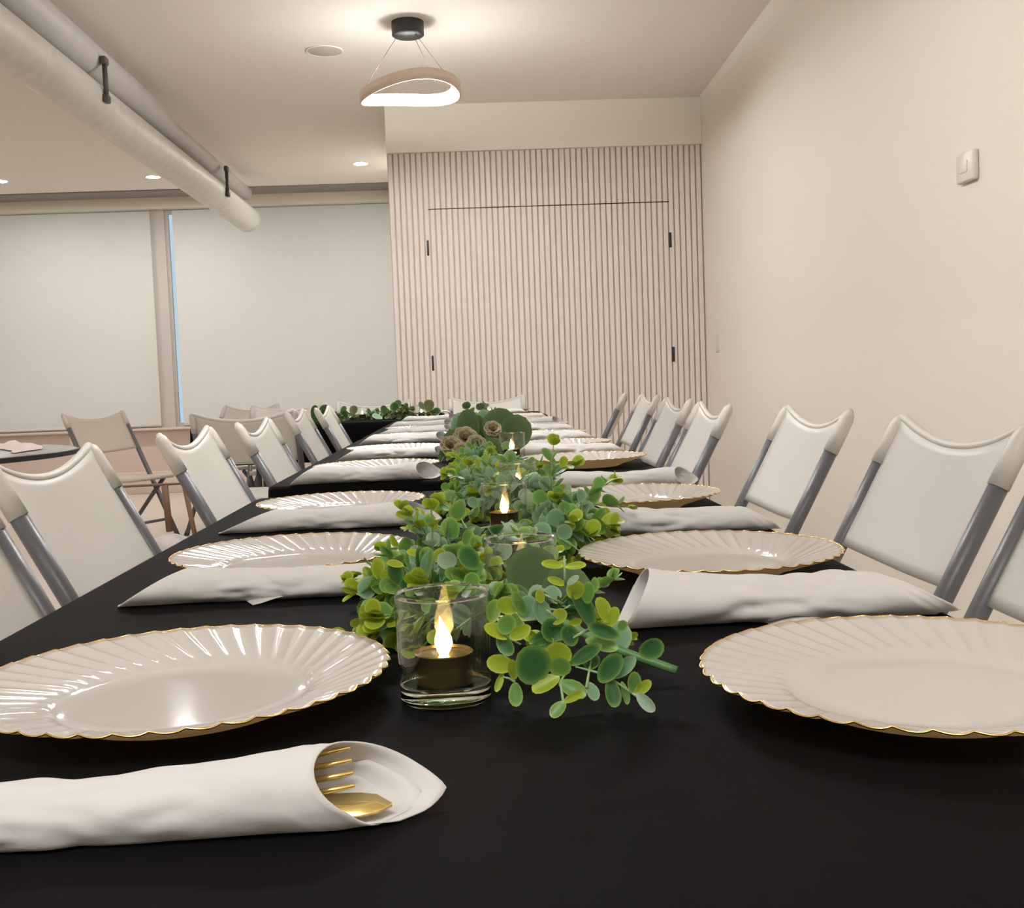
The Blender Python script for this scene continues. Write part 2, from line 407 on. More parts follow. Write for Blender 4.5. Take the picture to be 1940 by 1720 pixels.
link('rim', lathe('rim', [(0.0945, -0.0005), (0.0945, -0.005), (0.101, -0.004), (0.101, -0.0005)], M['ceiling'], 40, True), t)

# spiral duct with the smaller pipe above it
t = thing('spiral_duct', 'large bare metal spiral duct hanging under the ceiling at the left', 'duct', (0, 0, 0))
DXc, DZc, DR = -1.86, 2.425, 0.108
prof = []
n = 36; L0, L1 = 1.0, 9.82
g = G(); v = []; f = []
steps = int((L1 - L0) / 0.03)
for i in range(steps + 1):
    y = L0 + (L1 - L0) * i / steps
    for k in range(n):
        a = 2 * PI * k / n
        ph = ((y / 0.12) - k / n) % 1.0
        r = DR + (0.0035 if ph < 0.14 else 0.0)
        v.append((DXc + r * math.cos(a), y, DZc + r * math.sin(a)))
for i in range(steps):
    for k in range(n):
        k2 = (k + 1) % n
        f.append((i * n + k, (i + 1) * n + k, (i + 1) * n + k2, i * n + k2))
f.append(tuple(range(n)))
link('duct_tube', mesh('duct_tube', v, f, M['duct']), t)
cap = lathe('end_cap', [(0.0, 0.02), (0.07, 0.018), (0.104, 0.006), (0.111, 0.0), (0.111, -0.05), (0.1085, -0.05)], M['duct'], 36)
c = link('end_cap', cap, t, (DXc, L1, DZc)); c.rotation_euler = (R(-90), 0, 0)
t2 = thing('round_pipe', 'smaller grey pipe between the spiral duct and the ceiling, stepping down to a narrower size', 'pipe', (0, 0, 0))
PX, PZ = -1.845, 2.632
link('pipe_tube', tube('pipe_tube', [(PX, 1.0, PZ), (PX, 6.95, PZ), (PX, 7.25, PZ - 0.005), (PX, 7.3, PZ - 0.005), (PX, 9.70, PZ - 0.005)], [0.088, 0.088, 0.062, 0.06, 0.06], M['pipe'], 28), t2)
for y in (3.4, 5.70, 8.49):
    h = thing('duct_hanger', 'dark hanger rod holding the duct, ' + {3.4: 'nearest, out of frame', 5.70: 'the one nearer the camera', 8.49: 'the one nearer the duct end'}[y], 'hanger', (0, y, 0), 0, 'dark hanger rods on the duct')
    link('rod', tube('rod', [(-1.742, 0, 2.60), (-1.742, 0, 2.41)], 0.013, M['hanger'], 8), h)
    link('clamp', box('clamp', -1.757, -1.727, -0.03, 0.03, 2.395, 2.435, M['hanger'], 0.008), h)
    link('clamp', box('clamp', -1.757, -1.727, -0.03, 0.03, 2.58, 2.62, M['hanger'], 0.008), h)

# ------------------------------------------------------------------ tables and cloths
TX = -0.011
def table(x0, x1, y0, y1, ztop, label, clabel, drop=0.20, seed=0):
    zt = ztop - 0.0025
    t = thing('folding_table', label, 'table', ((x0 + x1) / 2, (y0 + y1) / 2, 0), 0, 'white folding tables under the black cloths')
    hx, hy = (x1 - x0) / 2 - 0.012, (y1 - y0) / 2 - 0.012
    link('tabletop', box('tabletop', -hx, hx, -hy, hy, zt - 0.04, zt, M['table'], 0.01), t)
    lng = hy > hx
    for s in (-1, 1):
        for q in (-1, 1):
            px, py = (q * 0.09, s * (hy - 0.28)) if lng else (s * (hx - 0.28), q * 0.09)
            link('leg', tube('leg', [(px, py, 0.001), (px, py, zt - 0.04)], 0.015, M['tube'], 10), t)
        a = (-0.09, s * (hy - 0.28), 0.16) if lng else (s * (hx - 0.28), -0.09, 0.16)
        b = (0.09, s * (hy - 0.28), 0.16) if lng else (s * (hx - 0.28), 0.09, 0.16)
        link('cross_bar', tube('cross_bar', [a, b], 0.011, M['tube'], 8), t)
    # the cloth
    hx, hy = (x1 - x0) / 2, (y1 - y0) / 2; rc = 0.03
    per = []
    def side(a, b, m):
        for i in range(m): per.append((a[0] + (b[0] - a[0]) * i / m, a[1] + (b[1] - a[1]) * i / m))
    def arc(cx, cy, a0):
        for i in range(6):
            a = a0 + PI / 2 * i / 6; per.append((cx + rc * math.cos(a), cy + rc * math.sin(a)))
    mx, my = max(8, int(hx * 60)), max(8, int(hy * 60))
    arc(hx - rc, hy - rc, 0); side((hx - rc, hy), (-hx + rc, hy), mx)
    arc(-hx + rc, hy - rc, PI / 2); side((-hx, hy - rc), (-hx, -hy + rc), my)
    arc(-hx + rc, -hy + rc, PI); side((-hx + rc, -hy), (hx - rc, -hy), mx)
    arc(hx - rc, -hy + rc, 1.5 * PI); side((hx, -hy + rc), (hx, hy - rc), my)
    n = len(per); v = []; f = []
    rng = random.Random(seed)
    ph = [rng.uniform(0, 6.3) for _ in range(4)]
    rings = [(-0.009, 0.0), (-0.004, -0.0012), (0.0, -0.006), (0.001, -0.02), (0.002, -0.07), (0.004, -0.13), (0.006, -drop)]
    s_acc = 0
    for ri, (off, dz) in enumerate(rings):
        acc = 0; prev = per[0]
        for i, p in enumerate(per):
            acc += math.hypot(p[0] - prev[0], p[1] - prev[1]); prev = p
            nx, ny = p[0], p[1]
            cx = max(-hx + rc, min(hx - rc, p[0])); cy = max(-hy + rc, min(hy - rc, p[1]))
            d = math.hypot(p[0] - cx, p[1] - cy) or 1
            ux, uy = (p[0] - cx) / d, (p[1] - cy) / d
            amp = max(0, -dz - 0.02) / drop * (0.008 if (abs(ux) > 0.5) == lng else 0.002)
            wv = amp * (math.sin(acc * 17 + ph[0]) + 0.6 * math.sin(acc * 29 + ph[1]))
            v.append((p[0] + ux * (off + wv), p[1] + uy * (off + wv), dz))
    for r_ in range(len(rings) - 1):
        for i in range(n):
            j = (i + 1) % n
            f.append((r_ * n + i, (r_ + 1) * n + i, (r_ + 1) * n + j, r_ * n + j))
    f.append(tuple(range(n)))
    me = mesh('tablecloth', v, f, M['cloth'])
    o = link('tablecloth', me, None, ((x0 + x1) / 2, (y0 + y1) / 2, ztop))
    tag(o, clabel, 'tablecloth', 'black tablecloths')
Z1, Z2 = 0.740, 0.755
table(TX - 0.388, TX + 0.388, 0.24, 2.055, Z1, 'white folding table nearest the camera, hidden under black cloth', 'black cloth on the nearest table, under the front candle', seed=1)
table(TX - 0.378, TX + 0.385, 2.095, 3.90, Z2, 'white folding table second from the camera, under black cloth', 'black cloth on the slightly higher second table', seed=2)
table(TX - 0.378, TX + 0.385, 3.935, 5.74, Z2, 'white folding table third from the camera, under black cloth', 'black cloth on the third table, before the crosswise table', seed=3)
table(-1.45, 0.41, 5.78, 6.55, Z2, 'white folding table standing crosswise at the far end', 'black cloth on the crosswise table at the far end', seed=4)

# ------------------------------------------------------------------ folding chairs
CW = 0.232                                  # half distance between the frame tubes
def lean(z): return -0.245 + (0.845 - z) * 0.52
def build_chair():
    t = thing('folding_chair', '', 'chair', (0, 0, 0), 0, 'white plastic folding chairs round the tables')
    # back panel: curved between the tubes, dipped top edge
    nu, nv = 16, 12; z0 = 0.60; v = []; f = []
    def pt(u, vv, off):
        x = u * (CW - 0.002)
        dip = 0.030 * (1 - u * u)
        zt = 0.832 - dip
        zz = z0 + 0.012 * (u * u) + (zt - z0) * vv
        bul = -0.006 + 0.030 * (1 - abs(u) ** 2.2) * (0.6 + 0.4 * math.sin(PI * min(1, 0.25 + vv * 0.7)))
        edge = 0.0
        y = lean(zz) - bul
        # offset along the panel normal
        return Vector((x, y - off * 0.887, zz - off * 0.46 * 0.4))
    th = [0.0]
    for side, off in ((0, 0.0), (1, 0.013)):
        for j in range(nv + 1):
            for i in range(nu + 1):
                v.append(pt(-1 + 2 * i / nu, j / nv, off))
    w1 = nu + 1; N = w1 * (nv + 1)
    for j in range(nv):
        for i in range(nu):
            a = j * w1 + i
            f.append((a, a + 1, a + 1 + w1, a + w1)); f.append((N + a, N + a + w1, N + a + w1 + 1, N + a + 1))
    for i in range(nu):
        f.append((i, N + i, N + i + 1, i + 1)); a = nv * w1 + i; f.append((a, a + 1, N + a + 1, N + a))
    for j in range(nv):
        a = j * w1; f.append((a, a + w1, N + a + w1, N + a)); a = j * w1 + nu; f.append((a, N + a, N + a + w1, a + w1))
    bp = link('back_panel', mesh('back_panel', v, f, M['chair']), t)
    # rolled lip along the top edge
    lip = [pt(-1 + 2 * i / nu, 1.0, 0.0065) for i in range(nu + 1)]
    link('top_lip', tube('top_lip', lip, 0.0085, M['chair'], 8), bp)
    for s in (-1, 1):
        x = s * CW
        # white sleeve moulded over the tube tops
        zz = [0.757, 0.80, 0.826, 0.839, 0.8445]
        link('back_sleeve', tube('back_sleeve', [(x, lean(z), z) for z in zz], [0.0162, 0.0160, 0.0152, 0.012, 0.005], M['chair'], 14), t)
        link('frame_tube', tube('frame_tube', [(x, lean(z), z) for z in (0.79, 0.6, 0.3, 0.02)], 0.0145, M['tube'], 14), t)
        link('foot_cap', tube('foot_cap', [(x, lean(0.03), 0.03), (x, lean(0.0), 0.001)], 0.017, M['cap'], 10), t)
        x2 = s * (CW - 0.028)
        link('rear_leg', tube('rear_leg', [(x2, 0.10, 0.425), (x2, -0.02, 0.30), (x2, -0.28, 0.02)], 0.0125, M['tube'], 12), t)
        link('foot_cap', tube('foot_cap', [(x2, -0.271, 0.03), (x2, -0.299, 0.001)], 0.015, M['cap'], 10), t)
    link('cross_bar', tube('cross_bar', [(-CW, lean(0.17), 0.17), (CW, lean(0.17), 0.17)], 0.009, M['tube'], 10), t)
    link('cross_bar', tube('cross_bar', [(-CW + 0.028, -0.165, 0.145), (CW - 0.028, -0.165, 0.145)], 0.009, M['tube'], 10), t)
    # seat: rounded, dished slab
    v = []; f = []; nr = 6; ns = 40
    for side in (0, 1):
        for j in range(nr + 1):
            q = j / nr
            for i in range(ns):
                a = 2 * PI * i / ns; e = 0.35
                cx = math.copysign(abs(math.cos(a)) ** e, math.cos(a)) * 0.198 * q
                cy = math.copysign(abs(math.sin(a)) ** e, math.sin(a)) * 0.195 * q + 0.035
                z = 0.452 - 0.010 * (1 - q ** 2) + 0.04 * (cy - 0.03) - (0.004 if q > 0.95 else 0)
                if side: z -= 0.022
                v.append((cx, cy, z))
    o = (nr + 1) * ns
    for j in range(nr):
        for i in range(ns):
            k = (i + 1) % ns; a = j * ns
            f.append((a + i, a + ns + i, a + ns + k, a + k)); f.append((o + a + i, o + a + k, o + a + ns + k, o + a + ns + i))
    for i in range(ns):
        k = (i + 1) % ns; a = nr * ns; f.append((a + i, o + a + i, o + a + k, a + k))
    link('seat', mesh('seat', v, f, M['chair']), t)
    return t
chair0 = build_chair()
first = [True]
def place_chair(x, y, rz, label, z=0):
    o = chair0 if first[0] else copy_tree(chair0)
    first[0] = False
    o.location = (x, y, z); o.rotation_euler = (0, 0, R(rz)); o['label'] = label
    return o
ordr = ['first', 'second', 'third', 'fourth', 'fifth', 'sixth', 'seventh']
for i, (x, y, a) in enumerate(((0.565, 1.235, 90), (0.56, 1.80, 90), (0.575, 2.59, 90), (0.495, 3.33, 88), (0.545, 4.16, 90), (0.63, 5.33, 90), (0.66, 6.38, 81))):
    place_chair(x, y, a, ['white folding chair cut by the right edge, nearest on the right side', 'large white folding chair by the right wall, nearest one wholly in view on the right',
        'white folding chair beyond the big one on the right, standing alone before the wall', 'white folding chair at the near corner of the second table, right side',
        'white folding chair overlapping the next, fourth from the front on the right', 'white folding chair fifth from the front on the right side',
        'white folding chair turned edge-on, farthest on the right by the slats'][i])
for i, (x, y, a) in enumerate(((-0.455, 1.30, -90), (-0.495, 1.945, -90), (-0.46, 2.77, -90), (-0.415, 3.40, -90), (-0.49, 4.70, -90), (-0.46, 5.35, -90))):
    place_chair(x, y, a, ['white folding chair cut by the left edge, nearest on the left side', 'large white folding chair at the left edge beside the second plate',
        'white folding chair third on the left, in front of the tan chair', 'white folding chair at the near corner of the second table, left side',
        'white folding chair fifth on the left, grey tube against a cream back', 'white folding chair last on the left, before the crosswise black table'][i])
place_chair(-1.03, 5.34, 0, 'white folding chair with its back to the camera, left of the crosswise table')
place_chair(0.115, 6.80, 180, 'white folding chair facing the camera at the head of the long table')
place_chair(-0.60, 6.86, 180, 'white folding chair behind the far greenery and candles')
place_chair(-1.14, 6.86, 180, 'white folding chair behind the far table, mostly hidden by nearer chairs')
place_chair(-1.60, 7.4, 150, 'white folding chair standing farthest back, only its top corner showing')

# ------------------------------------------------------------------ plates
def plate_meshes():
    NF = 44; NS_ = 8; n = NF * NS_; Rm = 0.13
    prof = [(0.0, 0.0035), (0.45, 0.0035), (0.58, 0.0042), (0.605, 0.0058), (0.63, 0.0085), (0.68, 0.0108), (0.78, 0.0148), (0.88, 0.0185), (0.96, 0.0212), (1.0, 0.0225)]
    v = []; f = []; mi = []
    def ring(rr, z, under=False):
        s_ = max(0.0, (rr - 0.605) / 0.395)
        for k in range(n):
            ph = (k % NS_) / NS_
            a = 2 * PI * k / n + 0.42 * s_ - 0.16 * s_ * s_
            saw = ph / 0.8 if ph < 0.8 else (1 - ph) / 0.2
            w_ = 0.5 * saw + 0.5 * math.sin(PI * ph)
            dr = 0.016 * (s_ ** 3) * (math.sin(PI * ph) - 0.6)
            dz = (-0.0012 if under else -0.0016) * min(1, s_ * 4) * w_
            v.append((Rm * (rr + dr) * math.cos(a), Rm * (rr + dr) * math.sin(a), z + dz))
    for (rr, z) in prof[1:]: ring(rr, z)
    nt = len(prof) - 1
    upr = [(1.0, 0.0212), (0.9, 0.0168), (0.72, 0.0092), (0.62, 0.0042), (0.57, 0.0006), (0.54, 0.0004), (0.53, 0.0015)]
    for (rr, z) in upr: ring(rr, z, True)
    for j in range(nt + len(upr) - 1):
        for k in range(n):
            k2 = (k + 1) % n
            f.append((j * n + k, (j + 1) * n + k, (j + 1) * n + k2, j * n + k2)); mi.append(0 if j < nt else 1)
    f.append(tuple(range(n))); mi.append(0)
    f.append(tuple((nt + len(upr) - 1) * n + k for k in range(n - 1, -1, -1))); mi.append(1)
    body = mesh('plate_body', v, f, [M['plate'], M['under']], True, mi)
    # gilded edge
    pts = v[(nt - 1) * n: nt * n]
    gv = []; gf = []
    for k in range(n):
        p = Vector(pts[k]); o = Vector((p.x, p.y, 0)).normalized()
        rad = 0.00065
        for q in range(6):
            c = 2 * PI * q / 6
            gv.append(p + o * rad * math.cos(c) + Vector((0, 0, rad * math.sin(c) - 0.0004)))
    for k in range(n):
        k2 = (k + 1) % n
        for q in range(6):
            q2 = (q + 1) % 6
            gf.append((k * 6 + q, k2 * 6 + q, k2 * 6 + q2, k * 6 + q2))
    return body, mesh('gold_rim', gv, gf, M['gold'])
pb, pg = plate_meshes()
def plate(x, y, z, rz, label):
    t = thing('dinner_plate', label, 'plate', (x, y, z + 0.0006), R(rz), 'cream scalloped plates with gold edges')
    link('plate_body', pb, t); link('gold_rim', pg, t)
    return t
LP = [(-0.188, 0.700), (-0.199, 1.215), (-0.205, 1.735), (-0.196, 2.302), (-0.196, 2.93), (-0.19, 3.63), (-0.19, 4.22), (-0.19, 4.78), (-0.19, 5.50)]
RP = [(0.262, 0.634), (0.234, 1.095), (0.243, 1.665), (0.232, 2.285), (0.235, 2.85), (0.235, 3.42), (0.235, 4.08), (0.235, 4.75), (0.235, 5.36)]
lp_l = ['large cream scalloped plate at lower left, nearest the camera on the left', 'cream scalloped plate behind the second rolled napkin on the left', 'cream scalloped plate third on the left, just before the second table',
        'cream scalloped plate first on the second table, left side'] + ['far cream scalloped plate on the left row, %s before the crosswise table' % s for s in ('fifth', 'fourth', 'third', 'second', 'last')]
rp_l = ['large cream scalloped plate cut by the right edge, beside the greenery', 'cream scalloped plate behind the front rolled napkin on the right', 'cream scalloped plate third on the right, before the second table',
        'cream plate showing an underside tinted tan like light coming through, at the front of the second table, right side'] + ['far cream scalloped plate on the right row, %s before the head chair' % s for s in ('fifth', 'fourth', 'third', 'second', 'last')]
for i, (x, y) in enumerate(LP): plate(x, y, Z1 if y < 2.05 else Z2, 17 * i, lp_l[i])
for i, (x, y) in enumerate(RP): plate(x, y, Z1 if y < 2.05 else Z2, 31 * i + 5, rp_l[i])
plate(0.22, 6.36, Z2, 10, 'cream plate farthest away, in front of the chair at the head of the table')
plate(-0.55, 6.35, Z2, 40, 'cream plate on the crosswise table behind the far candles')

# ------------------------------------------------------------------ rolled napkins
def napkin_mesh(seed, L=0.29, hl=0.036, hm=0.026, hr=0.042, wl=0.032, wm=0.024, wr=0.034, tipL=0.05, tipR=0.09, bend=0.0, thl=-0.15, thr=0.6):
    """rolled paper sheet: axis along x, hollow, ends cut on the slant; tip angle th* (0 = back side, pi/2 = top)"""
    rng = random.Random(seed); p = [rng.uniform(0, 6.28) for _ in range(8)]
    nu, turns = 72, 1.35; nv = 60
    v = []; f = []
    def lerp3(a, b, c, s):
        q = 2 * s - 1
        return b + ((c - b) if q > 0 else (a - b)) * (abs(q) ** 1.5)
    for j in range(nv + 1):
        vv = j / nv; th = -PI / 2 - 0.5 + vv * 2 * PI * turns
        grow = 1.0 + 0.045 * vv * turns
        u0 = -L / 2 + tipL * ((1 - math.cos(th - (PI + thl))) / 2) ** 0.75
        u1 = L / 2 - tipR * ((1 - math.cos(th - thr)) / 2) ** 0.65 - 0.012 * max(0, vv * turns - 0.9) * 3
        for i in range(nu + 1):
            s = i / nu
            u = u0 + (u1 - u0) * s
            q = (u + L / 2) / L
            h = lerp3(hl, hm, hr, q); w_ = lerp3(wl, wm, wr, q)
            e = u1 - u                                       # the sheet's folded hem shows as two small steps near the mouth
            step = 0.0011 * (min(1, max(0, (e - 0.008) / 0.0015)) + min(1, max(0, (e - 0.017) / 0.0015)))
            mid_ = math.exp(-((q - 0.50) / 0.20) ** 2)
            c3 = Vector((u * 26 + p[0], 1.3 * math.cos(th) + p[1], 1.3 * math.sin(th) + p[2]))
            wr_ = 1 + 0.03 * math.sin(2 * th + u * 40 + p[1]) + (0.05 + 0.26 * mid_) * (abs(noise.noise(c3)) - 0.22) + 0.10 * mid_ * noise.noise(c3 * 2.3) + step / max(0.012, h * 0.5)
            y = w_ * grow * wr_ * math.cos(th)
            z = h * 0.5 * grow * wr_ * math.sin(th) + h * 0.52
            if z < 0.0008 + 0.0008 * vv: z = 0.0008 + 0.0008 * vv
            y += bend * (4 * (u / L) ** 2)
            v.append((u, y, z))
    for j in range(nv):
        for i in range(nu):
            a = j * (nu + 1) + i
            f.append((a, a + 1, a + nu + 2, a + nu + 1))
    return mesh('napkin_roll', v, f, M['paper'])
def flap_mesh():
    v = []; f = []
    n = 6
    for i in range(n + 1):
        for j in range(n + 1 - i):
            a, b = i / n, j / n
            x = -0.022 + 0.05 * a + 0.012 * b; y = -0.004 + 0.0 - 0.026 * b
            v.append((x, y, 0.0012 + 0.006 * (1 - b) * math.sin(PI * a)))
    idx = {}; k = 0
    for i in range(n + 1):
        for j in range(n + 1 - i): idx[i, j] = k; k += 1
    for i in range(n):
        for j in range(n - i):
            f.append((idx[i, j], idx[i + 1, j], idx[i, j + 1]))
            if j < n - i - 1: f.append((idx[i + 1, j], idx[i + 1, j + 1], idx[i, j + 1]))
    return mesh('napkin_flap', v, f, M['paper'])
flap = flap_mesh()
def napkin(me, x, y, z, rz, label, flap_at=None):
    t = thing('rolled_napkin', label, 'napkin', (x, y, z + 0.0004), R(rz), 'white rolled paper napkins')
    o = link('napkin_roll', me, t)
    sm = o.modifiers.new('thickness', 'SOLIDIFY'); sm.thickness = 0.0007; sm.offset = 0
    if flap_at is not None:
        fl = link('corner_flap', flap, t, flap_at)
    return t
nA = napkin_mesh(1, L=0.33, hl=0.030, hm=0.024, hr=0.042, wl=0.016, wm=0.0125, wr=0.023, tipL=0.03, tipR=0.058, thr=-0.80)
nB = napkin_mesh(2, L=0.28, hl=0.034, hm=0.024, hr=0.026, wl=0.034, wm=0.024, wr=0.026, tipL=0.065, tipR=0.035, thl=1.14, thr=-0.8)
nC = napkin_mesh(3, L=0.31, hl=0.030, hm=0.024, hr=0.036, wl=0.034, wm=0.026, wr=0.034, tipL=0.080, tipR=0.055, thl=1.14, thr=-0.9)
nD = napkin_mesh(4, L=0.29, hl=0.034, hm=0.025, hr=0.036, wl=0.034, wm=0.026, wr=0.032, tipL=0.055, tipR=0.05, thl=1.0, thr=-0.6)
nE = napkin_mesh(5, L=0.275, hl=0.044, hm=0.030, hr=0.038, wl=0.034, wm=0.026, wr=0.034, tipL=0.03, tipR=0.07, thl=1.3, thr=-2.1)
nF = napkin_mesh(6, L=0.275, hl=0.040, hm=0.026, hr=0.030, wl=0.034, wm=0.026, wr=0.030, tipL=0.05, tipR=0.05, thl=0.9, thr=-2.1)
napkin(nA, -0.182, 0.4885, Z1, 2.5, 'large rolled white napkin at lower left with gold cutlery showing')
napkin(nB, -0.195, 1.055, Z1, 0, 'rolled white napkin second on the left, before a shining plate', (0.0, -0.013, 0))
napkin(nC, -0.200, 1.562, Z1, 0, 'rolled white napkin third on the left with slanted open ends')
for i, y in enumerate((2.132, 2.755, 3.46, 4.05, 4.60, 5.33)):
    napkin((nD, nB, nD, nC, nD, nD)[i], -0.20 + 0.006 * (i % 2), y, Z2, (0, 1, -1, 2, 0, 1)[i], ['rolled white napkin lying on the front edge of the second table, left side'][0] if i == 0 else 'far rolled white napkin on the left row, %s before the crosswise table' % ('fifth', 'fourth', 'third', 'second', 'last')[i - 1])
napkin(nE, 0.245, 0.868, Z1, 0, 'large rolled white napkin between the two nearest plates on the right', (0.0, -0.017, 0))
napkin(nF, 0.245, 1.372, Z1, -1, 'rolled white napkin second on the right, before the third plate')
napkin(nD, 0.262, 1.955, Z1, -2, 'rolled white napkin third on the right, against the second table edge')
for i, y in enumerate((2.58, 3.17, 3.80, 4.45, 5.08)):
    napkin((nF, nE, nF, nD, nF)[i], 0.235, y, Z2, (-3, 1, -1, 0, 2)[i], 'far rolled white napkin on the right row, %s from the second table edge' % ('first', 'second', 'third', 'fourth', 'fifth')[i])
napkin(nD, -0.135, 6.08, Z2, 90, 'small rolled white napkin seen end-on on the crosswise table')
napkin(nF, 0.19, 6.12, Z2, 0, 'rolled white napkin before the farthest plate by the head chair')

# gold cutlery inside the near napkin
def cutlery():
    # fork: handle, neck and four tines; axis +x, tips at x = 0
    g = G()
    hw = 0.0105
    g.add(*tube_geo([(-0.12, 0, -0.001), (-0.075, 0, -0.001), (-0.055, 0, 0.0)], [0.0045, 0.003, 0.003], 8))
    v = []; f = []
    xs = [-0.056, -0.05, -0.044, -0.036]; ws = [0.003, 0.0075, 0.0098, hw]
    for x, w_ in zip(xs, ws): v += [(x, -w_, 0.0008), (x, w_, 0.0008), (x, -w_, -0.0008), (x, w_, -0.0008)]
    for i in range(3):
        a = 4 * i; f += [(a, a + 4, a + 5, a + 1), (a + 2, a + 3, a + 7, a + 6), (a, a + 2, a + 6, a + 4), (a + 1, a + 5, a + 7, a + 3)]
    f += [(0, 1, 3, 2), (12, 14, 15, 13)]
    g.add(v, f)
    fork_base = g.mesh('fork_body', M['goldcut'])
    tine = tube('tine', [(-0.038, 0, 0), (-0.012, 0, 0.0006), (0.0, 0, 0.0022)], [0.0017, 0.0015, 0.0009], M['goldcut'], 8)
    # knife: flat rounded blade
    v = []; f = []; n = 14
    for i in range(n + 1):
        s = i / n; x = -0.10 + 0.10 * s
        w0 = -0.0085 * math.sqrt(max(0.0, 1 - max(0, (s - 0.72) / 0.28) ** 2)); w1 = 0.0095 * math.sqrt(max(0.0, 1 - max(0, (s - 0.80) / 0.20) ** 2))
        v += [(x, w0, 0.0005), (x, w1, 0.001), (x, w0, -0.0005), (x, w1, -0.001)]
    for i in range(n):
        a = 4 * i; f += [(a, a + 4, a + 5, a + 1), (a + 2, a + 3, a + 7, a + 6), (a, a + 2, a + 6, a + 4), (a + 1, a + 5, a + 7, a + 3)]
    kn = mesh('knife_blade', v, f, M['goldcut'])
    kh = mesh('knife_handle', *tube_geo([(-0.13, 0, 0), (-0.115, 0, 0), (-0.10, 0, 0)], [0.005, 0.005, 0.004], 8), M['goldcut'])
    return fork_base, tine, kn, kh
fb, tine, kn, kh = cutlery()
def fork(loc, rx, ry, rz, label):
    t = thing('fork', label, 'fork', loc, 0, 'gold cutlery in the napkins')
    t.rotation_euler = (R(rx), R(ry), R(rz))
    link('fork_body', fb, t)
    for k in range(4): link('tine', tine, t, (0, -0.0087 + k * 0.0058, 0))
def knife(loc, rx, ry, rz, label):
    t = thing('knife', label, 'knife', loc, 0, 'gold cutlery in the napkins')
    t.rotation_euler = (R(rx), R(ry), R(rz))
    link('knife_blade', kn, t); link('knife_handle', kh, t)
fork((-0.060, 0.5025, Z1 + 0.0225), 58, -6.5, 2.0, 'gold fork with its tines peeping out of the nearest napkin')
knife((-0.042, 0.4925, Z1 + 0.0078), 14, 0.5, 1.5, 'gold knife tip lying in the mouth of the nearest napkin')
knife((-0.085, 2.77, Z2 + 0.016), 20, 0, 3, 'gold knife end inside the far left napkin beside the greenery')
knife((-0.085, 4.06, Z2 + 0.016), 20, 0, 3, 'gold knife end inside a far napkin, fourth before the crosswise table')

# ------------------------------------------------------------------ candles
wall_me = lathe('glass_wall', [(0.0288, 0.0125), (0.0292, 0.04), (0.0296, 0.066), (0.0290, 0.0675), (0.0282, 0.066), (0.0276, 0.04), (0.0272, 0.0130)], M['votive'], 48, True)
rim_me = lathe('glass_rim', [(0.0297, 0.0663), (0.0292, 0.0681), (0.0283, 0.0681), (0.0280, 0.0663)], M['glassbase'], 48, True)
base_me = lathe('glass_base', [(0.0, 0.0006), (0.026, 0.0006), (0.0283, 0.0022), (0.0288, 0.0123), (0.0270, 0.0123), (0.022, 0.0105), (0.0, 0.0102)], M['glassbase'], 48)
cup_me = lathe('tealight_cup', [(0.0, 0.0), (0.0170, 0.0), (0.0178, 0.001), (0.0180, 0.0185), (0.0185, 0.0192), (0.0178, 0.0198), (0.0172, 0.0180), (0.006, 0.0172), (0.0, 0.0178)], M['bronze'], 40)
fv = []; ff = []; fn = 14; prof = [(0.0, 0.0), (0.16, 0.78), (0.3, 1.0), (0.45, 0.92), (0.6, 0.68), (0.74, 0.42), (0.88, 0.19), (1.0, 0.02)]
for (s, r_) in prof:
    for k in range(fn):
        a = 2 * PI * k / fn
        fv.append((0.0056 * max(r_, 0.45 if s == 0 else 0) * math.cos(a) - 0.0030 * s ** 2.2 + 0.0012 * s, 0.0056 * max(r_, 0.45 if s == 0 else 0) * math.sin(a), 0.025 * s))
for i in range(len(prof) - 1):
    for k in range(fn):
        k2 = (k + 1) % fn; ff.append((i * fn + k, i * fn + k2, (i + 1) * fn + k2, (i + 1) * fn + k))
ff.append(tuple(range(fn - 1, -1, -1))); ff.append(tuple((len(prof) - 1) * fn + k for k in range(fn)))
flame_me = mesh('flame', fv, ff, M['flame'])
CANDLES = []
def candle(x, y, z, label, rz=0):
    g_ = thing('votive_glass', 'clear glass tumbler ' + label, 'glass', (x, y, z + 0.0005), 0, 'clear glass candle tumblers')
    link('glass_wall', wall_me, g_); link('glass_base', base_me, g_); link('glass_rim', rim_me, g_)
    c = thing('tea_light', 'lit bronze tea light in the tumbler ' + label, 'candle', (x - 0.0005, y + 0.001, z + 0.0112), R(rz), 'lit tea lights in the tumblers')
    link('tealight_cup', cup_me, c); link('flame', flame_me, c, (0, 0, 0.0170))
    CANDLES.append((x, y))
candle(-0.0215, 0.682, Z1, 'nearest the camera, left of the greenery end')
candle(0.037, 0.907, Z1, 'second from the camera, behind a big dark leaf')
candle(0.040, 1.41, Z1, 'third from the camera, left of dense leaves')
candle(0.073, 1.755, Z1, 'fourth from the camera, half hidden by leaves')
candle(0.092, 2.47, Z2, 'on the second table by the big eucalyptus leaves')
candle(0.083, 3.55, Z2, 'behind the succulent rosettes on the second table')
candle(-0.585, 6.10, Z2, 'leftmost in the far greenery')
candle(-0.262, 6.10, Z2, 'rightmost in the far greenery')
candle(-0.37, 6.14, Z2, 'dim amid the far greenery')

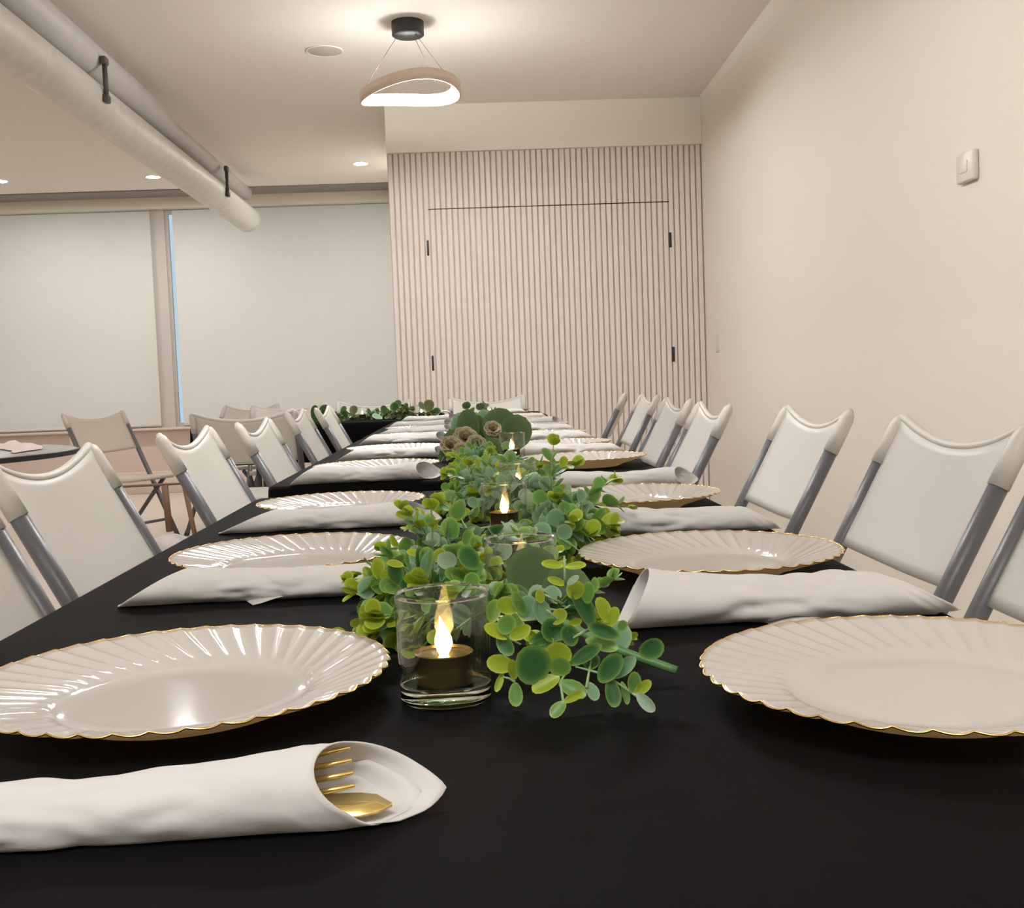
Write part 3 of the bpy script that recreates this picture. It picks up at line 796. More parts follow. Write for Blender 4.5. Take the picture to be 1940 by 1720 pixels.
# ------------------------------------------------------------------ greenery
def leaf_geo(shape):
    n = 14; out = []
    for k in range(n):
        a = 2 * PI * k / n
        x, y = 0.46 * math.sin(a), 0.5 - 0.5 * math.cos(a)
        if shape == 0: x *= 1.0 - 0.25 * (1 - y) ** 1.5                      # obovate
        elif shape == 1: x *= 0.74 - 0.12 * (1 - y); 
        else: x *= 1.12 - 0.10 * (1 - y)                                      # round
        out.append((x, y))
    v = []; mg = []
    for sc, m_ in ((1.0, 1.0), (0.72, 0.35)):
        for (x, y) in out:
            X = x * sc; Y = 0.5 + (y - 0.5) * sc
            v.append((X, Y, 0.55 * X * X + 0.10 * (Y - 0.3) ** 2 + (0.0 if shape else 0.05 * abs(X)))); mg.append(m_)
    v.append((0, 0.5, 0.0)); mg.append(0.0)
    f = []
    for k in range(n):
        k2 = (k + 1) % n
        f.append((k, k2, n + k2, n + k)); f.append((n + k, n + k2, 2 * n))
    return v, f, mg
LEAFG = [leaf_geo(i) for i in range(3)]
_leafcache = {}
def leaf_mesh(shape, mname):
    k = (shape, mname)
    if k not in _leafcache:
        v, f, mg = LEAFG[shape]
        me = mesh('leaf', v, f, M[mname])
        at = me.attributes.new('margin', 'FLOAT', 'POINT'); at.data.foreach_set('value', mg)
        _leafcache[k] = me
    return _leafcache[k]

PLATES = [(o.location.x, o.location.y) for o in COL.objects if o.name.startswith('dinner_plate')]
NAPS = [(o.location.x, o.location.y) for o in COL.objects if o.name.startswith('rolled_napkin') and abs(o.rotation_euler.z) < 0.2]
def blocked(p, zt):
    for (x, y) in PLATES:
        if math.hypot(p.x - x, p.y - y) < 0.133 and p.z < zt + 0.026: return True
    for (x, y) in NAPS:
        if abs(p.x - x) < 0.148 and abs(p.y - y) < 0.034 and p.z < zt + 0.042: return True
    return False

class Green:
    def __init__(s, root, zt): s.root = root; s.zt = zt; s.leaves = []; s.stems = []
    def leaf(s, pos, d, nrm, size, mname, shape=0, wide=1.0):
        pos = Vector(pos)
        d = Vector(d).normalized(); nrm = Vector(nrm)
        nrm = (nrm - d * nrm.dot(d))
        if nrm.length < 1e-4: nrm = d.orthogonal()
        nrm.normalize(); x = d.cross(nrm)
        m = Matrix((x * wide, d, nrm)).transposed() * size
        low = min((m @ Vector(q)).z for q in LEAFG[shape][0][:14]) + pos.z
        if low < s.zt + 0.0015: pos.z += s.zt + 0.0015 - low
        for q in ((0, 1, 0.03), (0.45, 0.55, 0.1), (-0.45, 0.55, 0.1)):
            if blocked(pos + m @ Vector(q), s.zt): return
        s.leaves.append((Vector(pos), m, mname, shape, size))
    def stem(s, pts, r0, r1, mname='palestem'): s.stems.append((pts, r0, r1, mname))
    def finish(s, limit=300, eye=Vector((0, 0, CAM_H))):
        for pts, r0, r1, mn in s.stems:
            k = len(pts); link('stem', tube('stem', pts, [r0 + (r1 - r0) * i / (k - 1) for i in range(k)], M[mn], 6), s.root)
        s.leaves.sort(key=lambda l: -l[4] / (l[0] - eye).length)
        for pos, m, mn, sh, _ in s.leaves[:limit]:
            o = link('leaf', leaf_mesh(sh, mn), s.root); o.matrix_basis = Matrix.Translation(pos) @ m.to_4x4()
        rest = s.leaves[limit:]
        if rest:
            names = sorted(set(r[2] for r in rest)); g = G(); mg = []
            for pos, m, mn, sh, _ in rest:
                v, f, a = LEAFG[sh]
                g.add([pos + m @ Vector(p) for p in v], f, names.index(mn)); mg += a
            me = g.mesh('foliage', [M[q] for q in names])
            at = me.attributes.new('margin', 'FLOAT', 'POINT'); at.data.foreach_set('value', mg)
            o = link('small_foliage', me, s.root); o['kind'] = 'stuff'

LOW = [(0.037, 0.907, Z1, 0.030), (0.040, 1.41, Z1, 0.014), (0.073, 1.755, Z1, 0.055), (0.092, 2.47, Z2, 0.022), (-0.585, 6.10, Z2, 0.002), (-0.262, 6.10, Z2, 0.002)]
def clear(p, zt, pad=0.035):
    for (cx, cy, zz, lim) in LOW:               # foliage is pressed down in front of the candles
        if cy - 0.55 < p[1] < cy - 0.02:
            q = cy / p[1]
            if abs(p[0] * q - cx) < 0.040 and lim < CAM_H + (p[2] - CAM_H) * q - zz < 0.085: return False
    for (cx, cy) in CANDLES:
        if math.hypot(p[0] - cx, p[1] - cy) < pad and p[2] < zt + 0.078: return False
    return True

def sprig(G_, base, d, length, pairs, rng, zt, big=0.024, small=0.013, pal=('lf_blue', 'lf_mid', 'lf_mid', 'lf_yellow'), droop=0.3, check=True, shape=0):
    d = Vector(d).normalized(); p = Vector(base); pts = [p.copy()]
    step = length / pairs; side = d.cross(Vector((0, 0, 1)))
    if side.length < 0.05: side = Vector((1, 0, 0))
    side.normalize()
    for i in range(pairs):
        d = (d + Vector((rng.uniform(-.18, .18), rng.uniform(-.18, .18), -droop * 0.35 + rng.uniform(-.1, .1)))).normalized()
        q = p + d * step
        if q.z < zt + 0.006: q.z = zt + 0.006
        if check and not clear(q, zt, 0.034): break
        p = q; pts.append(p.copy())
        s = (i + 1) / pairs
        up = side.cross(d).normalized()
        a = (PI / 2 if i % 2 else 0) + rng.uniform(-.5, .5)
        ax = side * math.cos(a) + up * math.sin(a)
        size = big + (small - big) * s
        for sg in (1, -1):
            if check and not clear(p, zt, 0.034): continue
            ld = ax * sg * 0.85 + d * (0.5 + 0.4 * s) + Vector((0, 0, 0.22))
            tip = p + ld.normalized() * size
            if tip.z < zt + 0.003: ld.z += (zt + 0.004 - tip.z) / size * ld.length
            if check and not (clear(p + ld.normalized() * size * 0.5, zt, 0.036) and clear(p + ld.normalized() * size, zt, 0.036)): continue
            k = min(len(pal) - 1, max(0, int(s * len(pal) * 0.999 + rng.uniform(-0.9, 0.7))))
            nv = d * 0.9 + Vector((rng.uniform(-.4, .4), rng.uniform(-.6, .2), 0.55 + rng.uniform(-.2, .5)))
            G_.leaf(p, ld, nv, size * rng.uniform(0.85, 1.15), pal[k], shape if rng.random() < 0.8 else 2)
    if len(pts) > 1:
        last = pts[-1]
        for sg in (1, -1):
            ld = d + side * sg * 0.45 + Vector((0, 0, 0.3))
            if not check or clear(last + ld.normalized() * small, zt, 0.034):
                G_.leaf(last, ld, d.cross(side) * sg + Vector((0, -0.3, 0.4)), small * rng.uniform(0.8, 1.1), pal[-1], shape)
        G_.stem(pts, 0.0011, 0.0006)

def spline(ctrl, n):
    out = []; P = [Vector(c) for c in ctrl]; P = [P[0] * 2 - P[1]] + P + [P[-1] * 2 - P[-2]]
    segs = len(P) - 3
    for i in range(n + 1):
        t = i / n * segs; k = min(int(t), segs - 1); t -= k
        a, b, c, d = P[k:k + 4]
        out.append(0.5 * ((2 * b) + (c - a) * t + (2 * a - 5 * b + 4 * c - d) * t * t + (3 * b - a - 3 * c + d) * t ** 3))
    return out

# garland on the nearest table
rng = random.Random(11)
root = thing('leaf_garland', 'bright green round-leaved garland running down the nearest table', 'garland', (0, 0, 0))
g1 = Green(root, Z1)
vine = spline([(0.126, 0.695, Z1 + 0.008), (0.085, 0.712, Z1 + 0.022), (0.045, 0.745, Z1 + 0.038), (0.005, 0.81, Z1 + 0.035), (-0.035, 0.90, Z1 + 0.03), (-0.02, 1.02, Z1 + 0.035),
               (0.05, 1.14, Z1 + 0.03), (0.105, 1.28, Z1 + 0.035), (0.105, 1.45, Z1 + 0.03), (0.05, 1.57, Z1 + 0.035), (0.015, 1.70, Z1 + 0.03), (0.02, 1.83, Z1 + 0.03), (0.09, 1.93, Z1 + 0.035), (0.06, 2.04, Z1 + 0.03)], 130)
link('vine', tube('vine', vine, [0.0030 - 0.001 * i / 130 for i in range(131)], M['stem'], 10), root)
PAL = ('lf_dark', 'lf_blue', 'lf_mid', 'lf_mid', 'lf_yellow')
PAL2 = ('lf_blue', 'lf_pale', 'lf_blue', 'lf_mid', 'lf_yellow')
for i in range(26, 131):
    p = vine[i]; t_ = (vine[min(130, i + 1)] - vine[i - 1]).normalized()
    for rep in range(2):
        a = rng.uniform(-0.1, PI + 0.1)
        sd = t_.cross(Vector((0, 0, 1))).normalized()
        d = sd * math.cos(a) * 1.1 + Vector((0, 0, 1)) * max(0.12, math.sin(a)) * 0.55 + t_ * rng.uniform(-0.9, 0.5)
        ln = rng.uniform(0.05, 0.092)
        sprig(g1, p, d, ln, rng.choice((4, 5, 5, 6)), rng, Z1, big=rng.uniform(0.018, 0.025) * (0.86 if p.y < 1.0 else 1.18), small=rng.uniform(0.010, 0.014) * (1.0 if p.y < 1.0 else 1.25), pal=PAL if rng.random() < (0.62 if p.y < 1.1 else 0.45) else PAL2, droop=rng.uniform(0.3, 0.8))
# named sprigs of the near end
def S(base, end, n, big, small, pal=('lf_dark', 'lf_mid', 'lf_mid', 'lf_yellow'), dr=0.0):
    b, e = Vector(base), Vector(end)
    for _ in range(2 if b.x < 0.01 else 1):
        jit = Vector((rng.uniform(-.012, .012), rng.uniform(-.01, .01), rng.uniform(-.008, .008)))
        sprig(g1, b, e + jit - b, (e - b).length, n + 1, rng, Z1, big * 0.72, small * 0.72, pal, dr, True)
DK = ('lf_dark', 'lf_dark', 'lf_mid', 'lf_mid')
S((0.050, 0.765, Z1 + 0.03), (0.095, 0.785, Z1 + 0.045), 5, 0.022, 0.016, DK)
S((0.035, 0.785, Z1 + 0.03), (0.070, 0.80, Z1 + 0.055), 5, 0.022, 0.016, DK)
S((0.030, 0.790, Z1 + 0.03), (0.020, 0.760, Z1 + 0.045), 4, 0.022, 0.016, ('lf_blue', 'lf_mid', 'lf_mid'))
# the leaves that can be told apart at the near end: base, tip, width ratio, colour
NEAR = [(0.0180, 0.6740, 0.7940, 0.0190, 0.6716, 0.8040, 1.18, 'y'), (0.0190, 0.6760, 0.7790, 0.0060, 0.6725, 0.7860, 0.61, 'y'), (0.0190, 0.6760, 0.7783, 0.0300, 0.6729, 0.7850, 0.63, 'y'), (0.0290, 0.6720, 0.7932, 0.0240, 0.6685, 0.8070, 0.51, 'm'), (0.0080, 0.6780, 0.7885, 0.0120, 0.6750, 0.8010, 0.72, 'm'), (0.0310, 0.6740, 0.7753, 0.0510, 0.6688, 0.7840, 0.41, 'd'), (0.0280, 0.6740, 0.7680, 0.0430, 0.6696, 0.7770, 0.30, 'm'), (0.0210, 0.6680, 0.7627, 0.0070, 0.6644, 0.7670, 0.74, 'y'), (0.0140, 0.6660, 0.7600, 0.0100, 0.6634, 0.7510, 0.41, 'y'), (0.0210, 0.6600, 0.7568, 0.0190, 0.6575, 0.7680, 0.56, 'y'), (0.0210, 0.6590, 0.7557, 0.0210, 0.6561, 0.7440, 0.71, 'm'), (0.0360, 0.6560, 0.7557, 0.0280, 0.6512, 0.7750, 0.90, 'd'), (0.0470, 0.6640, 0.7632, 0.0490, 0.6610, 0.7760, 1.05, 'y'), (0.0490, 0.6570, 0.7584, 0.0480, 0.6546, 0.7690, 1.06, 'm'), (0.0480, 0.6570, 0.7584, 0.0340, 0.6534, 0.7520, 0.66, 'y'), (0.0470, 0.6540, 0.7557, 0.0600, 0.6504, 0.7490, 0.67, 'm'), (0.0480, 0.6350, 0.7488, 0.0580, 0.6323, 0.7540, 0.31, 'y'), (0.0490, 0.6340, 0.7486, 0.0420, 0.6311, 0.7420, 0.80, 'm'), (0.0550, 0.6630, 0.7635, 0.0710, 0.6582, 0.7740, 0.40, 'd'), (0.0780, 0.6510, 0.7573, 0.0900, 0.6471, 0.7690, 0.52, 'b'), (0.0770, 0.6490, 0.7557, 0.0790, 0.6454, 0.7420, 0.66, 'd'), (0.0840, 0.6480, 0.7560, 0.0860, 0.6452, 0.7450, 0.36, 'm'), (0.0900, 0.6380, 0.7509, 0.0900, 0.6351, 0.7630, 0.65, 'm'), (0.0900, 0.6370, 0.7508, 0.0980, 0.6344, 0.7580, 0.59, 'y'), (0.0910, 0.6350, 0.7505, 0.0990, 0.6316, 0.7420, 0.59, 'p'), (0.0620, 0.6590, 0.8052, 0.0570, 0.6567, 0.8140, 0.94, 'y'), (0.0660, 0.6600, 0.8012, 0.0680, 0.6572, 0.8130, 0.68, 'm'), (0.0710, 0.6650, 0.7849, 0.0590, 0.6596, 0.8050, 0.55, 'd'), (0.0800, 0.6630, 0.7885, 0.0730, 0.6596, 0.8020, 0.61, 'y'), (0.0790, 0.6630, 0.7856, 0.0840, 0.6603, 0.7960, 0.70, 'y'), (0.0870, 0.6620, 0.7827, 0.0870, 0.6605, 0.7890, 0.93, 'm'), (0.0860, 0.6620, 0.7790, 0.0690, 0.6577, 0.7870, 0.45, 'd'), (0.0650, 0.6670, 0.7775, 0.0810, 0.6630, 0.7730, 0.53, 'm'), (0.0550, 0.6680, 0.7871, 0.0620, 0.6663, 0.7900, 0.61, 'y'), (0.0450, 0.6700, 0.7885, 0.0530, 0.6678, 0.7940, 0.82, 'y'), (0.0390, 0.6660, 0.8016, 0.0380, 0.6643, 0.8090, 0.76, 'y'), (0.0710, 0.6500, 0.7557, 0.0820, 0.6456, 0.7700, 0.67, 'd'), (0.0640, 0.6510, 0.7557, 0.0680, 0.6485, 0.7470, 0.75, 'b'), (0.0510, 0.6360, 0.8289, 0.0400, 0.6332, 0.8310, 0.39, 'y'), (0.0520, 0.6370, 0.8280, 0.0620, 0.6345, 0.8290, 0.30, 'y'), (0.0530, 0.6530, 0.8148, 0.0440, 0.6504, 0.8190, 0.47, 'y'), (0.0540, 0.6530, 0.8144, 0.0600, 0.6511, 0.8190, 0.54, 'p'), (0.0290, 0.6740, 0.7900, 0.0330, 0.6707, 0.8030, 0.91, 'b'), (0.0430, 0.6710, 0.7871, 0.0360, 0.6674, 0.8010, 0.73, 'b'), (0.0980, 0.6600, 0.7675, 0.1080, 0.6568, 0.7760, 0.86, 'd'), (0.0120, 0.6770, 0.7812, 0.0190, 0.6739, 0.7710, 0.76, 'd'), (0.0210, 0.6750, 0.7827, 0.0150, 0.6727, 0.7910, 1.02, 'm'), (0.0380, 0.6720, 0.7709, 0.0270, 0.6690, 0.7650, 0.70, 'd'), (0.0480, 0.6700, 0.7783, 0.0410, 0.6672, 0.7880, 0.96, 'd'), (0.0600, 0.6680, 0.7753, 0.0520, 0.6653, 0.7840, 0.83, 'd'), (0.0730, 0.6650, 0.7675, 0.0650, 0.6628, 0.7630, 0.86, 'd'), (0.0850, 0.6620, 0.7669, 0.0760, 0.6595, 0.7610, 0.77, 'd'), (-0.0720, 0.8200, 0.7937, -0.0730, 0.8165, 0.8080, 0.69, 'y'), (-0.0670, 0.8190, 0.7923, -0.0660, 0.8171, 0.8000, 0.96, 'y'), (-0.0760, 0.8240, 0.7820, -0.0850, 0.8209, 0.7910, 1.20, 'b'), (-0.0760, 0.8310, 0.7708, -0.0670, 0.8272, 0.7840, 0.64, 'y'), (-0.0770, 0.8350, 0.7625, -0.0870, 0.8314, 0.7730, 0.95, 'd'), (-0.0670, 0.8320, 0.7640, -0.0690, 0.8297, 0.7740, 0.78, 'y'), (-0.0650, 0.8320, 0.7640, -0.0760, 0.8291, 0.7600, 0.84, 'm'), (-0.0670, 0.8360, 0.7558, -0.0780, 0.8329, 0.7540, 0.59, 'b'), (-0.0550, 0.8170, 0.7850, -0.0660, 0.8142, 0.7890, 0.69, 'm'), (-0.0560, 0.8170, 0.7890, -0.0620, 0.8132, 0.8040, 0.76, 'd'), (-0.0610, 0.8180, 0.7877, -0.0700, 0.8157, 0.7910, 1.03, 'm'), (-0.0530, 0.8140, 0.8043, -0.0630, 0.8113, 0.8070, 0.53, 'y'), (-0.0410, 0.8110, 0.7983, -0.0410, 0.8068, 0.8160, 0.38, 'd'), (-0.0380, 0.8110, 0.7970, -0.0340, 0.8067, 0.8150, 0.70, 'm'), (-0.0400, 0.8120, 0.7917, -0.0500, 0.8093, 0.7970, 0.64, 'm'), (-0.0390, 0.8120, 0.7910, -0.0320, 0.8067, 0.8120, 0.30, 'b'), (-0.0220, 0.8110, 0.8080, -0.0290, 0.8089, 0.8130, 1.07, 'y'), (-0.0140, 0.8040, 0.8055, -0.0250, 0.8010, 0.8110, 0.88, 'p'), (0.0020, 0.8000, 0.8017, -0.0090, 0.7957, 0.8160, 0.76, 'd'), (-0.0010, 0.8020, 0.7930, 0.0040, 0.7990, 0.8050, 0.62, 'm'), (-0.0120, 0.8040, 0.7997, -0.0080, 0.8014, 0.8100, 0.31, 'y'), (-0.0070, 0.8040, 0.7937, -0.0200, 0.8005, 0.8000, 0.67, 'm'), (-0.0260, 0.8090, 0.7917, -0.0230, 0.8056, 0.8060, 0.42, 'b'), (-0.0400, 0.8210, 0.8110, -0.0490, 0.8187, 0.8130, 0.64, 'y'), (-0.0570, 0.8220, 0.7782, -0.0610, 0.8196, 0.7870, 0.75, 'd'), (-0.0500, 0.8150, 0.7877, -0.0550, 0.8134, 0.7920, 1.10, 'd'), (-0.0460, 0.8140, 0.7870, -0.0510, 0.8123, 0.7830, 0.94, 'm'), (-0.0310, 0.8100, 0.7903, -0.0260, 0.8080, 0.7970, 0.70, 'd'), (-0.0190, 0.8070, 0.7903, -0.0120, 0.8053, 0.7880, 0.84, 'm'), (-0.0680, 0.8240, 0.7782, -0.0620, 0.8225, 0.7820, 1.06, 'm'), (-0.0710, 0.8230, 0.7820, -0.0760, 0.8198, 0.7950, 0.66, 'm')]
STEMS = [[(0.069, 0.665, 0.7849), (0.058, 0.668, 0.779), (0.044, 0.671, 0.775), (0.031, 0.674, 0.7753)], [(0.058, 0.668, 0.7805), (0.048, 0.669, 0.7916), (0.042, 0.667, 0.7972)], [(0.063, 0.648, 0.7531), (0.068, 0.664, 0.7659)], [(0.079, 0.65, 0.7573), (0.071, 0.655, 0.76), (0.058, 0.661, 0.7627)], [(0.019, 0.674, 0.794), (0.019, 0.676, 0.7783), (0.026, 0.675, 0.7746)], [(0.053, 0.653, 0.8144), (0.053, 0.653, 0.832)], [(0.052, 0.663, 0.8012), (0.041, 0.662, 0.8076)], [(0.021, 0.659, 0.7557), (0.018, 0.661, 0.7573), (0.014, 0.663, 0.7579)], [(0.048, 0.636, 0.7489), (0.048, 0.654, 0.7557), (0.054, 0.661, 0.7621)], [(0.091, 0.635, 0.7505), (0.087, 0.643, 0.752), (0.079, 0.65, 0.7568)], [(0.09, 0.638, 0.7511), (0.087, 0.643, 0.7525)]]
CC = dict(y='lf_yellow', m='lf_mid', d='lf_dark', b='lf_blue', p='lf_pale')
for (bx, by, bz, tx, ty, tz, wd, cc) in NEAR:
    b = Vector((bx, by, bz)); d = Vector((tx, ty, tz)) - b
    nv = Vector((rng.uniform(-.45, .45), -1.0, rng.uniform(0.05, 0.85)))
    g1.leaf(b, d, nv, d.length * 1.22, CC[cc], 2 if wd > 0.8 else 0, min(1.15, max(0.45, wd)))
for pts in STEMS: g1.stem([Vector(p) for p in pts], 0.0010, 0.0006)
S((-0.020, 0.86, Z1 + 0.03), (-0.078, 0.81, Z1 + 0.045), 5, 0.030, 0.022, ('lf_dark', 'lf_mid', 'lf_blue', 'lf_mid', 'lf_yellow'))
S((-0.025, 0.87, Z1 + 0.03), (-0.075, 0.79, Z1 + 0.030), 5, 0.029, 0.022, ('lf_dark', 'lf_mid', 'lf_mid', 'lf_yellow'))
S((-0.020, 0.86, Z1 + 0.03), (-0.066, 0.83, Z1 + 0.058), 5, 0.028, 0.020, ('lf_dark', 'lf_blue', 'lf_mid', 'lf_mid'))
S((-0.010, 0.85, Z1 + 0.03), (-0.040, 0.80, Z1 + 0.052), 5, 0.028, 0.020, ('lf_dark', 'lf_blue', 'lf_mid', 'lf_yellow'))
S((0.000, 0.84, Z1 + 0.03), (-0.012, 0.80, Z1 + 0.055), 4, 0.027, 0.020, ('lf_dark', 'lf_mid', 'lf_mid'))
S((-0.02, 1.0, Z1 + 0.04), (-0.07, 0.98, Z1 + 0.075), 6, 0.022, 0.016, ('lf_blue', 'lf_blue', 'lf_yellow'))
S((0.0, 1.08, Z1 + 0.04), (-0.062, 1.22, Z1 + 0.055), 6, 0.018, 0.011, ('lf_blue', 'lf_mid', 'lf_yellow'))
# large flat leaves and the silvery cupped leaf by the cut stem end
g1.leaf((0.036, 0.815, Z1 + 0.035), (0.35, -0.15, 1.0), (-0.1, -1, 0.35), 0.042, 'lf_euc', 2)
g1.leaf((0.052, 0.79, Z1 + 0.03), (0.75, 0.0, 0.8), (0.0, -1, 0.5), 0.038, 'lf_euc', 2)
g1.leaf((0.086, 0.713, Z1 + 0.018), (0.35, 0.1, 0.8), (0.1, -1, 0.7), 0.021, 'lf_blue', 2)
g1.finish(300)

# eucalyptus and succulents on the second table
root = thing('eucalyptus_arrangement', 'darker eucalyptus with big flat leaves and pale succulents on the second table', 'greenery', (0, 0, 0))
g2 = Green(root, Z2)
v2 = spline([(0.03, 2.17, Z2 + 0.02), (0.04, 2.4, Z2 + 0.03), (0.02, 2.7, Z2 + 0.03), (0.05, 3.0, Z2 + 0.03), (0.03, 3.35, Z2 + 0.03), (0.04, 3.7, Z2 + 0.02)], 60)
link('vine', tube('vine', v2, 0.0035, M['stem'], 8), root)
EU = ('lf_euc', 'lf_euc', 'lf_mid', 'lf_euc')
for i in range(0, 14):
    p = v2[i]; a = rng.uniform(0, PI)
    sprig(g2, p, (math.cos(a), rng.uniform(-.5, .3), 0.1 + 0.12 * math.sin(a)), rng.uniform(0.06, 0.10), 6, rng, Z2, 0.024, 0.013, PAL, 0.5)
    sprig(g2, p, (math.cos(a + 1.5), rng.uniform(-.5, .3), 0.1 + 0.12 * math.sin(a)), rng.uniform(0.06, 0.10), 6, rng, Z2, 0.024, 0.013, PAL, 0.5)
for i in range(16, 60):
    p = v2[i]; a = rng.uniform(0, PI); lift = 0.05 if i < 30 else 0.3
    sprig(g2, p, (math.cos(a), rng.uniform(-.6, .5), 0.08 + lift * math.sin(a)), rng.uniform(0.06, 0.10), 4, rng, Z2, rng.uniform(0.024, 0.036), 0.022, EU if rng.random() < .6 else ('lf_blue', 'lf_blue', 'lf_euc'), 0.45, True, 2)
g2.leaf((0.075, 2.66, Z2 + 0.02), (-0.05, 0, 1), (-0.1, -1, 0.1), 0.100, 'lf_euc', 0)
g2.leaf((0.095, 2.64, Z2 + 0.01), (0.22, 0, 1), (0.1, -1, 0.1), 0.095, 'lf_euc', 0)
g2.leaf((0.02, 2.70, Z2 + 0.02), (-0.1, 0, 1), (0.4, -1, 0.1), 0.085, 'lf_euc', 1)
g2.leaf((-0.005, 2.66, Z2 + 0.02), (0.05, 0, 1), (-0.5, -1, 0.1), 0.10, 'lf_euc', 1)
g2.leaf((-0.02, 2.6, Z2 + 0.005), (-0.45, -0.1, 1), (0.2, -1, 0.2), 0.075, 'lf_euc', 0)
g2.leaf((-0.02, 2.55, Z2 + 0.005), (-0.75, 0, 0.7), (0.1, -1, 0.5), 0.055, 'lf_dark', 0)
g2.leaf((0.13, 2.62, Z2 + 0.005), (0.7, 0, 0.7), (0, -1, 0.3), 0.055, 'lf_dark', 2)
g2.leaf((0.03, 2.45, Z2 + 0.003), (0.3, -0.2, 0.7), (0, -1, 0.4), 0.060, 'lf_euc', 2)
g2.leaf((0.04, 2.75, Z2 + 0.03), (-0.05, 0, 1), (0.0, -1, 0.1), 0.085, 'lf_blue', 1)
g2.leaf((-0.03, 2.8, Z2 + 0.03), (0.1, 0, 1), (0.3, -1, 0.1), 0.080, 'lf_blue', 1)
for (cx, cy, cz, rr) in ((-0.012, 2.47, 0.058, 0.030), (-0.044, 2.43, 0.044, 0.026), (0.012, 2.43, 0.046, 0.024), (-0.020, 2.39, 0.036, 0.020), (0.052, 2.57, 0.072, 0.022)):
    for ring_, (cnt, el, sz) in enumerate(((7, 0.15, 1.0), (6, 0.55, 0.8), (5, 1.0, 0.55))):
        for k in range(cnt):
            a = 2 * PI * (k + 0.5 * ring_) / cnt
            ax = Vector((0.15, -0.85, 0.55)).normalized(); u = ax.orthogonal().normalized(); w_ = ax.cross(u)
            rad = u * math.cos(a) + w_ * math.sin(a)
            d = rad * math.cos(el) + ax * math.sin(el)
            g2.leaf(Vector((cx, cy, Z2 + cz)), d, ax - rad * 0.4, rr * sz, 'lf_rose', 2)
g2.finish(300)

# greenery on the crosswise table
root = thing('far_garland', 'dark olive green garland with glowing candles on the crosswise table', 'garland', (0, 0, 0))
g3 = Green(root, Z2)
v3 = spline([(-0.86, 6.08, Z2 + 0.02), (-0.7, 6.04, Z2 + 0.03), (-0.5, 6.12, Z2 + 0.03), (-0.35, 6.05, Z2 + 0.03), (-0.2, 6.1, Z2 + 0.02)], 40)
link('vine', tube('vine', v3, 0.0035, M['stem'], 8), root)
OL = ('lf_dark', 'lf_olive', 'lf_olive', 'lf_euc')
for i in range(41):
    p = v3[i]; a = rng.uniform(0, PI)
    for rep in range(2):
        sprig(g3, p, (rng.uniform(-.8, .8), math.cos(a), 0.02 + 0.2 * math.sin(a)), rng.uniform(0.06, 0.10), 4, rng, Z2, rng.uniform(0.024, 0.036), 0.022, OL if rng.random() < .75 else ('lf_blue', 'lf_euc'), 0.7, True, 2)
for (x, z, dx, sz, mn, sh) in ((-0.395, 0.035, -0.3, 0.060, 'lf_dark', 2), (-0.365, 0.025, 0.7, 0.055, 'lf_dark', 0), (-0.43, 0.02, -0.9, 0.055, 'lf_mid', 1), (-0.225, 0.03, 0.15, 0.070, 'lf_olive', 0), (-0.245, 0.045, -0.5, 0.050, 'lf_blue', 1),
                            (-0.63, 0.03, 0.2, 0.055, 'lf_olive', 0), (-0.66, 0.01, -0.9, 0.060, 'lf_dark', 2), (-0.70, 0.03, 0.4, 0.055, 'lf_euc', 1), (-0.80, 0.02, 0.2, 0.075, 'lf_dark', 0), (-0.86, 0.03, 0.5, 0.070, 'lf_euc', 1), (-0.195, 0.0, 0.5, 0.055, 'lf_dark', 2),
                            (-0.53, 0.02, 0.8, 0.050, 'lf_olive', 1), (-0.40, 0.06, 0.5, 0.045, 'lf_euc', 2), (-0.455, 0.03, -0.4, 0.050, 'lf_euc', 0)):
    g3.leaf((x, rng.uniform(6.02, 6.15), Z2 + z), (dx, rng.uniform(-.3, .3), 1), (rng.uniform(-.7, .7), -1, 0.3), sz, mn, sh)
g3.leaf((-0.47, 6.0, Z2 + 0.012), (-0.9, -0.5, 0.1), (0, -0.7, 1), 0.06, 'lf_pale', 2)
g3.finish(300)

# ------------------------------------------------------------------ left background
t = thing('tan_chair', 'tan folding chair with grey tubes, apart from the tables at far left', 'chair', (-2.08, 6.75, 0), R(-118))
for ch in chair0.children:
    c = ch.copy(); COL.objects.link(c); c.parent = t
    if ch.name.startswith(('back', 'seat')):
        c.data = ch.data.copy(); c.data.materials[0] = M['tan']
t = thing('round_table', 'round grey table with a black edge, cut by the left edge of the photo', 'table', (-2.27, 4.22, 0))
link('tabletop', lathe('tabletop', [(0.0, 0.722), (0.74, 0.722), (0.752, 0.728), (0.752, 0.737), (0.74, 0.742), (0.0, 0.742)], M['greytop'], 64), t)
link('edge_band', lathe('edge_band', [(0.753, 0.720), (0.758, 0.722), (0.758, 0.738), (0.753, 0.740)], M['black'], 64, True), t)
link('pedestal', lathe('pedestal', [(0.0, 0.001), (0.26, 0.001), (0.26, 0.02), (0.05, 0.05), (0.035, 0.12), (0.035, 0.70), (0.2, 0.721), (0.0, 0.7215)], M['black'], 32), t)
v = []; f = []; rg = random.Random(4)
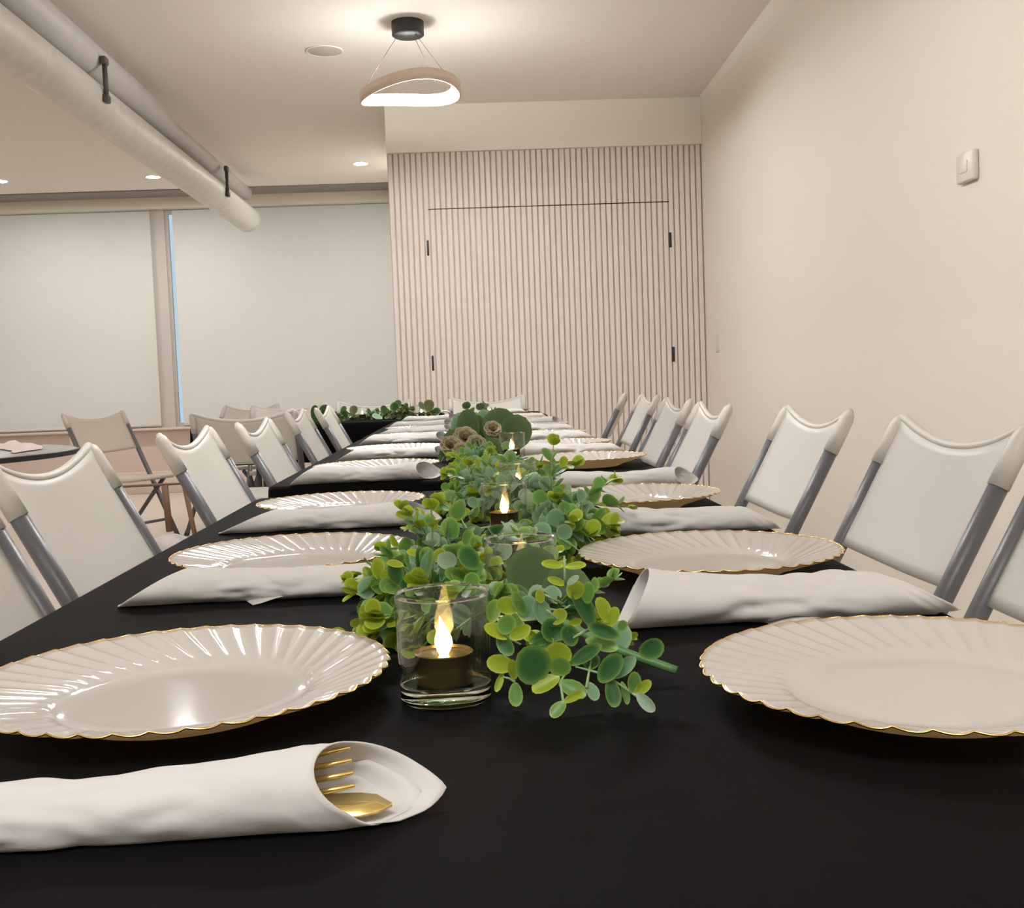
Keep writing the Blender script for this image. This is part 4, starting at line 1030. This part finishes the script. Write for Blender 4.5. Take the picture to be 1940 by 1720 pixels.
for i in range(15):
    for j in range(7):
        x, y = -0.12 + 0.45 * i / 14, 0.05 * (j - 3)
        z = 0.746 + 0.028 * max(0, math.sin(PI * j / 6)) * (0.55 + 0.45 * math.sin(i * 1.7 + j)) * math.sin(PI * min(1, (i + .5) / 14.5)) 
        v.append((x + rg.uniform(-.008, .008), y - 0.55 * (i / 14) ** 2, z))
for i in range(14):
    for j in range(6):
        a = i * 7 + j; f.append((a, a + 7, a + 8, a + 1))
o = link('crumpled_cloth', mesh('cloth', v, f, M['pinkwhite']), None, (-1.98, 4.76, 0)); tag(o, 'pinkish white crumpled cloth on the round grey table', 'cloth')
t = thing('pedestal_post', 'slim beige post with a capped top below the leftmost blind', 'post', (-2.87, 8.2, 0))
link('shaft', lathe('shaft', [(0.0, 0.001), (0.07, 0.001), (0.07, 0.03), (0.048, 0.04), (0.048, 0.69), (0.0, 0.69)], M['valance'], 24), t)
link('cap', lathe('cap', [(0.0, 0.691), (0.056, 0.691), (0.058, 0.705), (0.03, 0.73), (0.0, 0.733)], M['frame'], 24), t)
t = thing('brown_stand', 'thin brown legged stand between the two left chairs', 'stand', (-1.43, 5.2, 0))
link('top_rail', tube('top_rail', [(-0.28, 0, 0.515), (0.09, 0, 0.52)], 0.006, M['wood'], 8), t)
link('post', tube('post', [(0.0, 0, 0.515), (0.01, 0, 0.297)], 0.016, M['wood'], 8), t)
link('leg', tube('leg', [(0.09, 0.0, 0.515), (0.125, 0, 0.28), (0.07, -0.02, 0.001)], 0.012, M['wood'], 8), t)
link('leg', tube('leg', [(-0.28, 0.0, 0.515), (-0.29, 0, 0.001)], 0.010, M['wood'], 8), t)
link('brace', tube('brace', [(-0.285, 0, 0.19), (0.10, 0, 0.19)], 0.008, M['wood'], 8), t)
v, f = lathe_geo([(0.0, 0.0), (0.07, 0.004), (0.085, 0.03), (0.07, 0.065), (0.03, 0.085), (0.0, 0.088)], 20)
v = [(x * (1 + 0.12 * math.sin(5 * math.atan2(y, x))), y * (1 + 0.12 * math.sin(3 * math.atan2(y, x) + 1)), z) for x, y, z in v]
o = link('white_bundle', mesh('bundle', v, f, M['whitebag']), None, (-1.42, 5.2, 0.199)); tag(o, 'small white cloth bundle hung low on the brown stand', 'bundle')
